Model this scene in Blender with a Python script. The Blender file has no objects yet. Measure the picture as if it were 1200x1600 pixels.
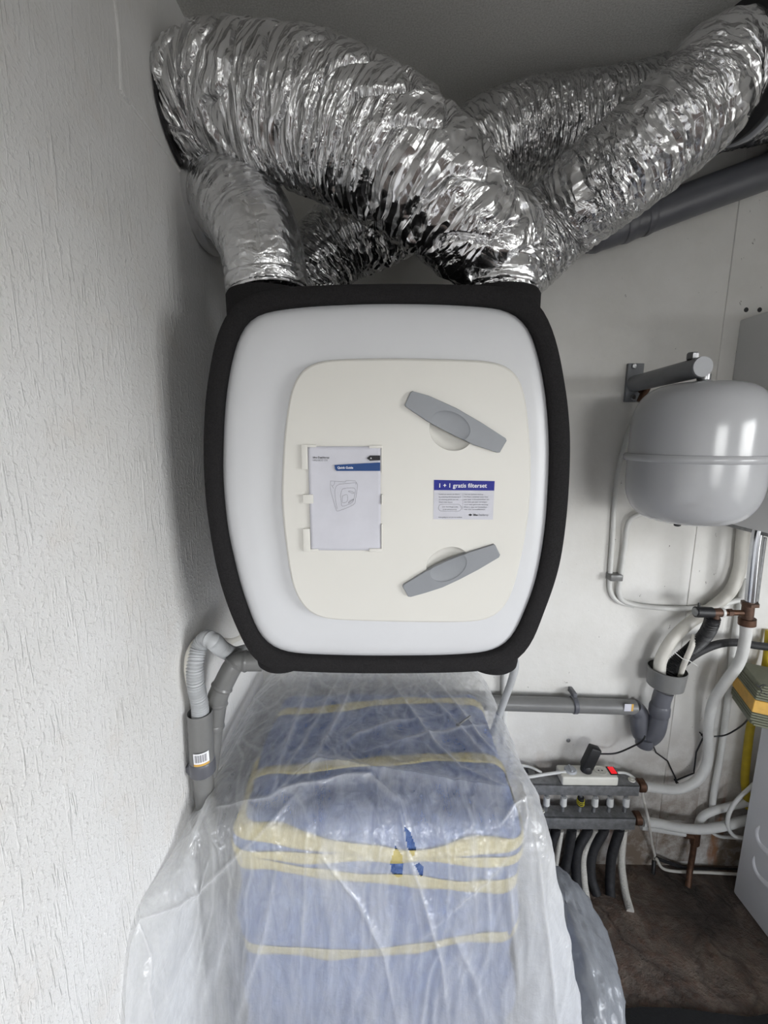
import bpy, bmesh, math, random
import numpy as np
from mathutils import Vector, Matrix

random.seed(4); rng = np.random.default_rng(7)
S = bpy.context.scene
COL = S.collection

# ------------------------------------------------------------------ camera, light, exposure
FPX, PITCH, YAW = 670.0, math.radians(10.0), math.radians(0.77)
CAM = np.array([0.0, 0.0, 1.62])
cd = bpy.data.cameras.new('camera'); cam = bpy.data.objects.new('camera', cd); COL.objects.link(cam)
cam.location = CAM; cam.rotation_euler = (math.pi/2 - PITCH, 0, YAW)
cd.sensor_fit = 'AUTO'; cd.sensor_width = 36.0; cd.lens = FPX*36.0/1600.0
cd.clip_start = 0.02; cd.clip_end = 60
S.camera = cam
RX0, RX1, RY0, RY1, RZ1 = -0.45, 2.70, -3.0, 1.40, 2.52     # the room
FILL_WIN = dict(x0=0.35, x1=1.55, z0=0.95, z1=1.95)              # unseen window, added behind the camera as frontal fill light
WIN = dict(y0=-1.95, y1=-0.30, z0=0.35, z1=2.02)               # window in the right wall
W = bpy.data.worlds.new('world'); S.world = W; W.use_nodes = True
nt = W.node_tree; nt.nodes.clear()
o_ = nt.nodes.new('ShaderNodeOutputWorld'); bg = nt.nodes.new('ShaderNodeBackground')
tc = nt.nodes.new('ShaderNodeTexCoord'); sp = nt.nodes.new('ShaderNodeSeparateXYZ'); rp = nt.nodes.new('ShaderNodeValToRGB')
nt.links.new(tc.outputs['Generated'], sp.inputs[0])
mp_ = nt.nodes.new('ShaderNodeMath'); mp_.operation = 'MULTIPLY_ADD'; mp_.inputs[1].default_value = .5; mp_.inputs[2].default_value = .5
nt.links.new(sp.outputs['Z'], mp_.inputs[0]); nt.links.new(mp_.outputs[0], rp.inputs[0])
for pos_, col_ in ((.492, (.62, .63, .63, 1)), (.503, (1, 1, .99, 1)), (.55, (.93, .95, .97, 1)), (.61, (.60, .63, .68, 1)), (.80, (.36, .41, .50, 1))): rp.color_ramp.elements.new(pos_).color = col_
rp.color_ramp.elements.remove(rp.color_ramp.elements[-1])
rp.color_ramp.elements[0].position = .45; rp.color_ramp.elements[0].color = (.10, .10, .095, 1)      # dull ground outside, hazy sky brightest at the horizon
nt.links.new(rp.outputs[0], bg.inputs[0]); bg.inputs[1].default_value = 19.0
nt.links.new(bg.outputs[0], o_.inputs[0])
def portal(loc, rot, sx, sy):
    l = bpy.data.lights.new('window_daylight', 'AREA'); l.shape = 'RECTANGLE'; l.size = sx; l.size_y = sy
    l.cycles.is_portal = True
    o = bpy.data.objects.new('window_daylight', l); COL.objects.link(o); o.location = loc; o.rotation_euler = rot
portal((RX1+.05, (WIN['y0']+WIN['y1'])/2, (WIN['z0']+WIN['z1'])/2), (math.pi/2, 0, math.pi/2), WIN['y1']-WIN['y0'], WIN['z1']-WIN['z0'])
portal(((FILL_WIN['x0']+FILL_WIN['x1'])/2, RY0-.05, (FILL_WIN['z0']+FILL_WIN['z1'])/2), (math.pi/2, 0, 0), FILL_WIN['x1']-FILL_WIN['x0'], FILL_WIN['z1']-FILL_WIN['z0'])
S.view_settings.view_transform = 'Standard'; S.view_settings.look = 'None'
S.view_settings.gamma = 1.0; S.view_settings.use_curve_mapping = False
S.view_settings.exposure = 0.35
try:
    S.cycles.use_denoising = True; S.cycles.transparent_max_bounces = 16; S.cycles.max_bounces = 10; S.cycles.diffuse_bounces = 6
except Exception: pass

# ------------------------------------------------------------------ pixel rays -> points of the room
cp, sp_, cy, sy = math.cos(PITCH), math.sin(PITCH), math.cos(YAW), math.sin(YAW)
def ray(px, py):
    x, u = (px-600)/FPX, (800-py)/FPX
    F, Z = cp+sp_*u, -sp_+cp*u
    return np.array([x*cy - F*sy, x*sy + F*cy, Z])
def P(px, py, Y=None, X=None, Z=None):
    d = ray(px, py)
    t = (Y/d[1]) if Y is not None else (X/d[0]) if X is not None else ((Z-CAM[2])/d[2])
    return CAM + d*t
def proj(p):
    q = np.asarray(p, float) - CAM
    X = q[..., 0]*cy + q[..., 1]*sy; F = -q[..., 0]*sy + q[..., 1]*cy; Z = q[..., 2]
    dep = F*cp - Z*sp_; up = F*sp_ + Z*cp
    return np.stack([600+FPX*X/dep, 800-FPX*up/dep], -1)
def PL(pts, Y=None):            # [(px,py[,Y])] -> points
    return np.array([P(p[0], p[1], Y=(p[2] if len(p) > 2 else Y)) for p in pts])

# ------------------------------------------------------------------ noise
_T = rng.random(4096)
def vnoise(x, y, z, sm=True):
    x, y, z = np.broadcast_arrays(np.asarray(x, float), y, z)
    i, j, k = np.floor(x).astype(int), np.floor(y).astype(int), np.floor(z).astype(int)
    f, g, h = x-i, y-j, z-k
    if sm: f = f*f*(3-2*f); g = g*g*(3-2*g); h = h*h*(3-2*h)
    def H(a, b, c): return _T[((a*73856093) ^ (b*19349663) ^ (c*83492791)) & 4095]
    r = 0
    for a in (0, 1):
        for b in (0, 1):
            for c in (0, 1):
                r = r + H(i+a, j+b, k+c)*(f if a else 1-f)*(g if b else 1-g)*(h if c else 1-h)
    return r
def fbm(x, y, z, o=3, sm=True):
    r, a, t = 0, .5, 0
    for q in range(o): r = r + a*vnoise(x*2**q+q*17, y*2**q, z*2**q, sm); t += a; a *= .5
    return r/t
def ridge(n): return 1-np.abs(2*n-1)

# ------------------------------------------------------------------ materials
def lin(c):
    c = [v/255 for v in c]
    return tuple(((v+.055)/1.055)**2.4 if v > .04045 else v/12.92 for v in c)
class NT:
    def __init__(s, name):
        s.m = bpy.data.materials.new(name); s.m.use_nodes = True; s.t = s.m.node_tree; s.t.nodes.clear()
        s.out = s.n('ShaderNodeOutputMaterial')
    def n(s, t, **k):
        q = s.t.nodes.new(t)
        for a, b in k.items(): setattr(q, a, b)
        return q
    def l(s, a, b): s.t.links.new(a, b)
    def coord(s, scale=(1, 1, 1), kind='Object'):
        c = s.n('ShaderNodeTexCoord'); m = s.n('ShaderNodeMapping'); m.inputs['Scale'].default_value = scale
        s.l(c.outputs[kind], m.inputs[0]); return m.outputs[0]
    def noise(s, vec, scale, detail=4, rough=.6, dist=0.0):
        q = s.n('ShaderNodeTexNoise'); q.inputs['Scale'].default_value = scale; q.inputs['Detail'].default_value = detail
        q.inputs['Roughness'].default_value = rough; q.inputs['Distortion'].default_value = dist; s.l(vec, q.inputs['Vector']); return q.outputs['Fac']
    def ramp(s, fac, stops):
        q = s.n('ShaderNodeValToRGB'); e = q.color_ramp.elements
        while len(e) > len(stops): e.remove(e[-1])
        while len(e) < len(stops): e.new(.5)
        for a, (p, c) in zip(e, stops):
            a.position = p; a.color = (c, c, c, 1) if isinstance(c, (int, float)) else (*c, 1)
        s.l(fac, q.inputs[0]); return q.outputs[0]
    def math(s, op, a, b=0.0, clamp=False):
        q = s.n('ShaderNodeMath', operation=op, use_clamp=clamp)
        for i, v in enumerate((a, b)):
            if isinstance(v, (int, float)): q.inputs[i].default_value = v
            else: s.l(v, q.inputs[i])
        return q.outputs[0]
    def mixc(s, fac, a, b, mode='MIX'):
        q = s.n('ShaderNodeMix', data_type='RGBA', blend_type=mode)
        for i, v in ((0, fac), (6, a), (7, b)):
            if isinstance(v, (int, float)): q.inputs[i].default_value = v
            elif isinstance(v, tuple): q.inputs[i].default_value = (*v, 1)
            else: s.l(v, q.inputs[i])
        return q.outputs[2]
    def bump(s, h, strength=.3, dist=.01, normal=None):
        q = s.n('ShaderNodeBump'); q.inputs['Strength'].default_value = strength; q.inputs['Distance'].default_value = dist
        s.l(h, q.inputs['Height'])
        if normal is not None: s.l(normal, q.inputs['Normal'])
        return q.outputs[0]
    def bsdf(s, color, rough=.5, metal=0.0, normal=None, spec=None, emit=None):
        b = s.n('ShaderNodeBsdfPrincipled')
        for k, v in (('Base Color', color), ('Roughness', rough), ('Metallic', metal)):
            if isinstance(v, tuple): b.inputs[k].default_value = (*v, 1)
            elif isinstance(v, (int, float)): b.inputs[k].default_value = v
            else: s.l(v, b.inputs[k])
        if spec is not None: b.inputs['Specular IOR Level'].default_value = spec
        if emit: b.inputs['Emission Color'].default_value = (*emit[0], 1); b.inputs['Emission Strength'].default_value = emit[1]
        if normal is not None: s.l(normal, b.inputs['Normal'])
        s.l(b.outputs[0], s.out.inputs[0]); return b
def simple(name, rgb, rough=.5, metal=0.0, var=.08, vs=30, bs=0, bd=.001, spec=None, emit=None):
    t = NT(name); c = lin(rgb); v = t.coord()
    n = t.noise(v, vs, 4)
    colr = t.mixc(t.ramp(n, [(.3, 0.), (.7, 1.)]), tuple(x*(1-var) for x in c), tuple(min(1, x*(1+var)) for x in c))
    nm = t.bump(t.noise(v, bs, 3), .5, bd) if bs else None
    t.bsdf(colr, rough, metal, nm, spec, emit); return t.m
M = {}
M['white_plastic'] = simple('white_plastic', (206, 207, 210), .38, var=.02, vs=6)
M['cream'] = simple('cream_plastic', (214, 212, 206), .42, var=.015, vs=5, bs=900, bd=.00006)
M['handle'] = simple('grey_handle_plastic', (136, 139, 144), .45, var=.03, vs=40, bs=700, bd=.00008)
M['rim'] = simple('black_foam', (34, 33, 34), .9, var=.35, vs=420, bs=420, bd=.0012, spec=.2)
M['paper'] = simple('paper', (200, 200, 208), .75, var=.03, vs=25)
M['navy'] = simple('navy_print', (10, 22, 130), .6, var=.05)
M['blue_print'] = simple('blue_print', (18, 62, 120), .6, var=.05)
M['ink'] = simple('black_ink', (38, 38, 42), .7, var=.05)
M['grey_ink'] = simple('grey_ink', (120, 122, 128), .7, var=.05)
M['white_ink'] = simple('white_ink', (236, 236, 240), .7, var=.02)
M['pvc'] = simple('grey_pvc', (114, 114, 113), .32, var=.07, vs=18)
M['pvc_dark'] = simple('dark_grey_pvc', (90, 91, 97), .34, var=.08, vs=18)
M['tank'] = simple('grey_enamel', (178, 179, 182), .2, var=.02, vs=12)
M['bracket'] = simple('grey_paint', (122, 124, 128), .4, var=.06, vs=30)
M['capgrey'] = simple('pale_grey_cap', (168, 170, 174), .5, var=.04)
M['zinc'] = simple('zinc', (175, 176, 178), .3, .9, var=.12, vs=60)
M['chrome'] = simple('bright_pipe', (200, 202, 206), .16, 1., var=.06, vs=30)
M['steel'] = simple('galvanised_steel', (128, 129, 130), .42, .45, var=.28, vs=55, bs=120, bd=.0006)
M['copper'] = simple('tarnished_copper', (90, 65, 50), .5, .6, var=.35, vs=60)
M['brass'] = simple('dull_brass', (88, 66, 54), .5, .5, var=.3, vs=70)
M['whitepipe'] = simple('white_pipe', (206, 206, 203), .4, var=.05, vs=25)
M['creamhose'] = simple('cream_hose', (205, 202, 194), .45, var=.06, vs=25)
M['greyhose'] = simple('grey_hose', (176, 178, 180), .42, var=.06, vs=25)
M['black'] = simple('black_rubber', (26, 26, 28), .5, var=.2, vs=60)
M['blackhose'] = simple('dusty_black_hose', (34, 34, 36), .65, var=.5, vs=80)
M['boiler'] = simple('boiler_white', (212, 212, 212), .4, var=.02, vs=8)
M['appliance'] = simple('appliance_white', (226, 227, 230), .35, var=.025, vs=8)
M['yellow'] = simple('yellow_gas_pipe', (176, 152, 32), .45, var=.14, vs=30)
M['ochre'] = simple('ochre_label', (206, 162, 78), .6, var=.12, vs=40)
M['red'] = simple('red_lens', (190, 12, 22), .25, var=.1, emit=((1, .02, .03), .5))
M['stripwhite'] = simple('power_strip_white', (214, 212, 202), .4, var=.04)
M['mat'] = simple('black_mat', (14, 14, 15), .85, var=.3, vs=90, bs=200, bd=.003)
M['olive'] = simple('olive_ribbed', (112, 114, 96), .6, var=.12, vs=60)
M['yellow_thread'] = simple('yellow_mark', (190, 180, 40), .5)

def foil_mat(name, tint, rough, b1, b2):
    t = NT(name); at = t.n('ShaderNodeAttribute', attribute_name='sleeve')
    def mp(sc):
        m = t.n('ShaderNodeMapping'); m.inputs['Scale'].default_value = sc; t.l(at.outputs['Vector'], m.inputs[0]); return m.outputs[0]
    def warp(sc, w):
        q = t.n('ShaderNodeTexNoise'); q.inputs['Scale'].default_value = 16; q.inputs['Detail'].default_value = 2; t.l(mp((1, 1, 1)), q.inputs['Vector'])
        a = t.n('ShaderNodeVectorMath', operation='SCALE'); t.l(q.outputs['Color'], a.inputs[0]); a.inputs['Scale'].default_value = w
        b = t.n('ShaderNodeVectorMath', operation='ADD'); t.l(mp(sc), b.inputs[0]); t.l(a.outputs[0], b.inputs[1]); return b.outputs[0]
    def facets(sc, scale, w, metric):
        vo = t.n('ShaderNodeTexVoronoi', feature='F1', distance=metric); vo.inputs['Scale'].default_value = scale
        t.l(warp(sc, w), vo.inputs['Vector']); return t.math('DIVIDE', vo.outputs['Distance'], scale)
    patch = t.ramp(t.noise(mp((1, 1, 1)), 8, 2), [(.42, .06), (.58, 1.)])
    big = facets((1, 1, 4.5), 13, .10, 'MANHATTAN'); mid = facets((1, 1, 3.4), 34, .07, 'CHEBYCHEV'); fine = facets((1, 1, 2.2), 110, .05, 'MANHATTAN')
    h = t.math('ADD', t.math('MULTIPLY', big, .11), t.math('MULTIPLY', t.math('ADD', t.math('MULTIPLY', mid, .26), t.math('MULTIPLY', fine, .16)), patch))
    nm = t.bump(h, 1.0, b2)
    colr = t.mixc(t.noise(mp((1, 1, 1)), 14, 3), tuple(x*.9 for x in tint), tint)
    r = t.math('ADD', rough, t.math('MULTIPLY', t.noise(mp((1, 1, 1)), 30, 2), .16))
    t.bsdf(colr, r, 1.0, nm); return t.m
def ridge_n(t, v, s):
    n = t.noise(v, s, 2, .5, .8)
    return t.math('SUBTRACT', 1.0, t.math('ABSOLUTE', t.math('SUBTRACT', t.math('MULTIPLY', n, 2.0), 1.0)))
M['foil'] = foil_mat('aluminium_foil', (.80, .80, .81), .15, .45, .9)
M['foil_dense'] = foil_mat('aluminium_foil_crinkled', (.78, .78, .79), .16, .6, 1.0)
M['foil_smooth'] = foil_mat('aluminium_tape', (.80, .80, .81), .2, .22, .38)

def wall_left_mat():
    t = NT('drip_plaster'); v = t.coord()
    dr = t.noise(t.coord((1, 150, 15)), 1.0, 2, .5, .3); dr2 = t.noise(t.coord((1, 90, 7)), 1.0, 2, .5, .3)
    strokes = t.math('MAXIMUM', t.ramp(dr, [(.60, 0.), (.66, 1.)]), t.ramp(dr2, [(.63, 0.), (.68, 1.)]))
    sel = t.ramp(t.noise(v, 8, 2), [(.40, .15), (.60, 1.)])
    grit = t.noise(v, 260, 3, .7); g2 = t.noise(v, 110, 2, .6)
    h = t.math('ADD', t.math('MULTIPLY', strokes, sel), t.math('ADD', t.math('MULTIPLY', grit, .45), t.math('MULTIPLY', t.ramp(g2, [(.5, 0.), (.72, 1.)]), .6)))
    # the upper strip beside the duct hole is trowelled flat
    s = t.n('ShaderNodeSeparateXYZ'); t.l(v, s.inputs[0])
    flat = t.ramp(t.math('MULTIPLY', s.outputs['Z'], .4), [(.82, 1.), (.93, .22)])
    nm = t.bump(t.math('MULTIPLY', h, flat), .65, .0024)
    c = t.mixc(t.ramp(t.noise(v, 3.2, 5), [(.35, 0.), (.7, 1.)]), lin((222, 221, 219)), lin((231, 231, 231)))
    rust = t.ramp(t.noise(v, 9, 4), [(.56, 0.), (.75, .22)])
    c = t.mixc(rust, c, lin((214, 200, 186)))
    t.bsdf(c, .7, 0, nm); return t.m
def wall_back_mat():
    t = NT('painted_plaster'); v = t.coord(); s = t.n('ShaderNodeSeparateXYZ'); t.l(v, s.inputs[0])
    c = t.mixc(t.ramp(t.noise(v, 2.5, 6, .65), [(.35, 0.), (.7, 1.)]), lin((206, 204, 199)), lin((222, 221, 218)))
    low = t.ramp(s.outputs['Z'], [(.12, 1.), (.40, .45), (.62, 0.)])           # bare damp render near the floor
    dirt = t.math('MULTIPLY', low, t.ramp(t.noise(v, 9, 6, .7), [(.30, 0.), (.58, 1.)]))
    c = t.mixc(dirt, c, lin((122, 108, 94)))
    rust = t.math('MULTIPLY', t.ramp(s.outputs['Z'], [(.2, 1.), (.5, 0.)]), t.ramp(t.noise(t.coord((5, 1, 1.2)), 3.0, 3), [(.58, 0.), (.68, .8)]))
    c = t.mixc(rust, c, lin((140, 92, 54)))
    chips = t.ramp(t.noise(t.coord((1.5, 1, .8)), 26, 5, .75), [(.665, 0.), (.69, 1.)])
    c = t.mixc(chips, c, lin((92, 88, 84)))
    h = t.math('ADD', t.math('MULTIPLY', t.noise(v, 34, 5), .8), t.math('MULTIPLY', t.math('ADD', dirt, chips), -1.2))
    t.bsdf(c, .62, 0, t.bump(h, .45, .004)); return t.m
def floor_mat():
    t = NT('rough_dirty_concrete'); v = t.coord()
    a = t.noise(v, 6, 8, .7, .4); b = t.noise(v, 26, 6, .75); e = t.noise(v, 2.4, 4)
    c = t.mixc(t.ramp(a, [(.3, 0.), (.7, 1.)]), lin((56, 47, 42)), lin((150, 134, 120)))
    c = t.mixc(t.ramp(b, [(.45, 0.), (.72, .7)]), c, lin((104, 68, 48)))
    c = t.mixc(t.ramp(e, [(.45, 0.), (.65, .75)]), c, lin((48, 44, 42)))
    cr_ = t.n('ShaderNodeTexVoronoi', feature='DISTANCE_TO_EDGE'); cr_.inputs['Scale'].default_value = 3.2
    q = t.n('ShaderNodeMix', data_type='VECTOR'); q.inputs[0].default_value = .22; w = t.n('ShaderNodeTexNoise'); w.inputs['Scale'].default_value = 5; w.inputs['Detail'].default_value = 5
    t.l(v, w.inputs['Vector']); t.l(v, q.inputs[4]); t.l(w.outputs['Color'], q.inputs[5]); t.l(q.outputs[1], cr_.inputs['Vector'])
    crack = t.ramp(cr_.outputs['Distance'], [(.0, 0.), (.035, 1.)])
    c = t.mixc(t.math('MULTIPLY', t.math('SUBTRACT', 1.0, crack), .35), c, lin((34, 29, 27)))
    h = t.math('ADD', t.math('ADD', a, t.math('MULTIPLY', b, .6)), t.math('MULTIPLY', crack, .2))
    t.bsdf(c, .85, 0, t.bump(h, 1.0, .035)); return t.m
def ceil_mat():
    t = NT('grey_stipple'); v = t.coord()
    g = t.noise(v, 260, 3, .7)
    c = t.mixc(t.ramp(g, [(.35, 0.), (.65, 1.)]), lin((186, 185, 182)), lin((214, 213, 210)))
    t.bsdf(c, .85, 0, t.bump(g, .6, .003)); return t.m
M['wall_left'] = wall_left_mat(); M['wall_back'] = wall_back_mat(); M['floor'] = floor_mat(); M['ceiling'] = ceil_mat()
M['wall_plain'] = simple('wall_plain', (212, 210, 206), .8, var=.03, vs=4)
M['window_frame'] = simple('window_frame_white', (222, 222, 220), .4, var=.02)

def fleece_mat():
    t = NT('blue_fleece'); v = t.coord()
    a = t.noise(t.coord((1, 1, .55)), 48, 6, .75, .6); b = t.noise(v, 11, 4)
    c = t.mixc(t.ramp(a, [(.32, 0.), (.68, 1.)]), lin((66, 96, 168)), lin((148, 174, 226)))
    c = t.mixc(t.ramp(b, [(.4, 0.), (.7, .5)]), c, lin((92, 122, 192)))
    t.bsdf(c, .95, 0, t.bump(a, .9, .02), .1); return t.m
def tape_mat():
    t = NT('yellow_strap'); v = t.coord()
    c = t.mixc(t.noise(v, 30, 4), lin((196, 178, 108)), lin((222, 208, 146)))
    t.bsdf(c, .55, 0, t.bump(t.noise(v, 160, 3), .3, .002)); return t.m
def film_mat(name, base, gain, tint):
    t = NT(name); v = t.coord()
    at = t.n('ShaderNodeAttribute', attribute_name='fold')
    streak = t.ramp(t.noise(t.coord((7, 3, 1.3)), 5, 5, .7, .8), [(.40, 0.), (.72, 1.)])
    h = t.math('ADD', t.math('ADD', base, t.math('MULTIPLY', streak, gain)), t.math('MULTIPLY', at.outputs['Fac'], .5))
    lw = t.n('ShaderNodeLayerWeight'); lw.inputs[0].default_value = .5      # longer way through the film at a slant
    fac = t.math('ADD', h, t.math('MULTIPLY', t.math('POWER', lw.outputs['Facing'], 3.0), .55), True)
    fac = t.math('MINIMUM', fac, .96)
    bn = t.bump(t.math('ADD', t.noise(v, 70, 4, .65, 1.2), t.math('MULTIPLY', ridge_n(t, v, 26), .8)), .35, .006)
    tr = t.n('ShaderNodeBsdfTransparent'); tr.inputs[0].default_value = (1, 1, 1, 1)
    df = t.n('ShaderNodeBsdfDiffuse'); df.inputs[0].default_value = (*tint, 1)
    tl = t.n('ShaderNodeBsdfTranslucent'); tl.inputs[0].default_value = (*tint, 1)
    gl = t.n('ShaderNodeBsdfGlossy'); gl.inputs[0].default_value = (1, 1, 1, 1); gl.inputs['Roughness'].default_value = .12
    for q in (df, gl): t.l(bn, q.inputs['Normal'])
    m1 = t.n('ShaderNodeMixShader'); m1.inputs[0].default_value = .42; t.l(df.outputs[0], m1.inputs[1]); t.l(tl.outputs[0], m1.inputs[2])
    m2 = t.n('ShaderNodeMixShader'); t.l(fac, m2.inputs[0]); t.l(tr.outputs[0], m2.inputs[1]); t.l(m1.outputs[0], m2.inputs[2])
    lf = t.n('ShaderNodeLayerWeight'); lf.inputs[0].default_value = .5; t.l(bn, lf.inputs['Normal'])
    fr_ = t.math('ADD', .06, t.math('MULTIPLY', t.math('POWER', lf.outputs['Facing'], 4.0), .35))
    m3 = t.n('ShaderNodeMixShader'); t.l(fr_, m3.inputs[0]); t.l(m2.outputs[0], m3.inputs[1]); t.l(gl.outputs[0], m3.inputs[2])
    t.l(m3.outputs[0], t.out.inputs[0]); return t.m
M['fleece'] = fleece_mat(); M['tape'] = tape_mat()
M['film'] = film_mat('clear_plastic_film', .27, .18, (.88, .89, .90))
M['bag'] = film_mat('cloudy_bag_film', .62, .2, (.46, .48, .51))

# ------------------------------------------------------------------ mesh helpers
ORG = {}
def tag(o, label=None, cat=None, group=None, kind=None):
    for k, v in (('label', label), ('category', cat), ('group', group), ('kind', kind)):
        if v: o[k] = v
    return o
def thing(name, loc, label, cat, group=None):
    o = bpy.data.objects.new(name, None); COL.objects.link(o); o.location = loc; o.empty_display_size = .05
    ORG[o.name] = np.array(loc, float); return tag(o, label, cat, group)
def link(name, me, mat, parent=None, org=None):
    o = bpy.data.objects.new(name, me); COL.objects.link(o)
    if mat is not None: me.materials.append(M[mat] if isinstance(mat, str) else mat)
    if parent is not None: o.parent = parent; ORG[o.name] = ORG[parent.name]
    else: o.location = org; ORG[o.name] = np.array(org, float)
    return o
class MB:
    def __init__(s): s.v = []; s.f = []; s.n = 0
    def add(s, v, f):
        v = np.asarray(v, float)
        s.v.append(v); s.f += [tuple(int(i)+s.n for i in q) for q in f]; s.n += len(v); return s
    def build(s, name, mat, parent=None, smooth=True, org=None, angle=40):
        v = np.concatenate(s.v)
        if parent is not None: og = ORG[parent.name]
        elif org is not None: og = np.array(org, float)
        else: lo, hi = v.min(0), v.max(0); og = np.array([(lo[0]+hi[0])/2, (lo[1]+hi[1])/2, lo[2]])
        me = bpy.data.meshes.new(name); me.from_pydata((v-og).tolist(), [], s.f); me.validate(); me.update()
        bm = bmesh.new(); bm.from_mesh(me); bmesh.ops.recalc_face_normals(bm, faces=bm.faces); bm.to_mesh(me); bm.free()
        if smooth:
            me.polygons.foreach_set('use_smooth', [True]*len(me.polygons))
            try: me.set_sharp_from_angle(angle=math.radians(angle))
            except Exception: pass
        return link(name, me, mat, parent, og)
def cr(pts, ds=.01, closed=False):
    p = np.asarray(pts, float); n = len(p); out = []
    if n == 2:
        k = max(2, int(np.linalg.norm(p[1]-p[0])/ds)+1); return p[0]+(p[1]-p[0])*np.linspace(0, 1, k)[:, None]
    rngi = range(n) if closed else range(n-1)
    for i in rngi:
        if closed: a, b, c, d = p[(i-1) % n], p[i], p[(i+1) % n], p[(i+2) % n]
        else: b, c = p[i], p[i+1]; a = p[i-1] if i else 2*b-c; d = p[i+2] if i+2 < n else 2*c-b
        k = max(2, int(np.linalg.norm(c-b)/ds)+1); t = np.linspace(0, 1, k, endpoint=False)[:, None]
        out.append(.5*((2*b)+(-a+c)*t+(2*a-5*b+4*c-d)*t*t+(-a+3*b-3*c+d)*t**3))
    if not closed: out.append(p[-1:])
    return np.concatenate(out)
def frames(c):
    t = np.gradient(c, axis=0); t /= np.linalg.norm(t, axis=1)[:, None]+1e-12
    up = np.array([0, 0, 1.]) if abs(t[0][2]) < .9 else np.array([1., 0, 0])
    u = up-t[0]*up.dot(t[0]); u /= np.linalg.norm(u); U = [u]
    for i in range(1, len(c)):
        u = U[-1]-t[i]*U[-1].dot(t[i]); u /= np.linalg.norm(u)+1e-12; U.append(u)
    U = np.array(U); V = np.cross(t, U)
    s = np.concatenate([[0], np.cumsum(np.linalg.norm(np.diff(c, axis=0), axis=1))])
    return t, U, V, s
def gridfaces(n, m, closed):
    i = np.arange(n-1)[:, None]; j = np.arange(m if closed else m-1)[None, :]; k = (j+1) % m
    return np.stack([i*m+j, i*m+k, (i+1)*m+k, (i+1)*m+j], -1).reshape(-1, 4)
def tube(c, r, seg=12, caps=True, hollow=0):
    c = np.asarray(c, float); t, U, V, s = frames(c)
    r = np.broadcast_to(np.asarray(r, float), (len(c),))
    a = np.linspace(0, 2*math.pi, seg, endpoint=False)
    v = c[:, None]+r[:, None, None]*(np.cos(a)[None, :, None]*U[:, None]+np.sin(a)[None, :, None]*V[:, None])
    f = gridfaces(len(c), seg, True).tolist()
    v = v.reshape(-1, 3)
    if caps: f += [list(range(seg))[::-1], list(range((len(c)-1)*seg, len(c)*seg))]
    return v, f
def hose(pts, r, seg=12, ds=.012, corr=0, pitch=.006, amp=.08, caps=True):
    if corr: ds = pitch/4
    c = cr(pts, ds); _, _, _, s = frames(c)
    rr = r*(1+amp*np.cos(2*math.pi*s/pitch)) if corr else np.full(len(c), r)
    return tube(c, rr, seg, caps)
def pipe(a, b, r, seg=20): return tube(np.array([a, (np.array(a)+np.array(b))/2, b]), r, seg)
def box(lo, hi, bev=0.0, seg=2, rot=None, pivot=None):
    bm = bmesh.new(); bmesh.ops.create_cube(bm, size=1)
    lo, hi = np.array(lo, float), np.array(hi, float)
    for v in bm.verts: v.co = Vector((lo+hi)/2+np.array(v.co)*(hi-lo))
    if bev: bmesh.ops.bevel(bm, geom=bm.edges[:], offset=bev, segments=seg, affect='EDGES', profile=.5)
    if rot is not None:
        pv = Vector(pivot if pivot is not None else (lo+hi)/2); bmesh.ops.rotate(bm, verts=bm.verts, cent=pv, matrix=rot)
    bm.verts.index_update(); r = ([tuple(v.co) for v in bm.verts], [[q.index for q in f.verts] for f in bm.faces]); bm.free(); return r
def lathe(prof, cen, axis='z', seg=48):
    a = np.linspace(0, 2*math.pi, seg, endpoint=False); prof = np.array(prof, float)
    r, h = prof[:, 0][:, None], prof[:, 1][:, None]
    A, B, C = r*np.cos(a), r*np.sin(a), h+0*a
    v = np.stack({'z': [A, B, C], 'y': [A, C, B], 'x': [C, A, B]}[axis], -1).reshape(-1, 3)+np.array(cen)
    f = gridfaces(len(prof), seg, True).tolist()
    if prof[0, 0] > 1e-6: f.append(list(range(seg)))
    if prof[-1, 0] > 1e-6: f.append(list(range((len(prof)-1)*seg, len(prof)*seg)))
    return v, f
def prism(loop, dy, back=None):            # loop of 3-D points, extruded by dy along +Y
    a = np.asarray(loop, float); n = len(a); b = a.copy() if back is None else np.asarray(back, float).copy(); b[:, 1] += dy
    f = [list(range(n)), list(range(n, 2*n))[::-1]]+[[i, n+i, n+(i+1) % n, (i+1) % n] for i in range(n)]
    return np.concatenate([a, b]), f
def fastgrid(name, V, closed, mat, parent=None, org=None, mask=None, attr=None, caps=False):
    n, m = V.shape[:2]; f = gridfaces(n, m, closed)
    if mask is not None: f = f[mask]
    v = V.reshape(-1, 3); og = ORG[parent.name] if parent is not None else np.array(org, float)
    me = bpy.data.meshes.new(name); me.vertices.add(len(v)); me.vertices.foreach_set('co', (v-og).astype(np.float32).ravel())
    me.loops.add(f.size); me.loops.foreach_set('vertex_index', f.astype(np.int32).ravel())
    me.polygons.add(len(f)); me.polygons.foreach_set('loop_start', np.arange(0, f.size, 4, dtype=np.int32))
    try: me.polygons.foreach_set('loop_total', np.full(len(f), 4, dtype=np.int32))
    except Exception: pass
    me.update(calc_edges=True); me.polygons.foreach_set('use_smooth', np.ones(len(f), bool)); me.validate()
    if attr is not None:
        if attr.ndim == 3: a = me.attributes.new('sleeve', 'FLOAT_VECTOR', 'POINT'); a.data.foreach_set('vector', attr.astype(np.float32).ravel())
        else: a = me.attributes.new('fold', 'FLOAT', 'POINT'); a.data.foreach_set('value', attr.astype(np.float32).ravel())
    return link(name, me, mat, parent, og)
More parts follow.
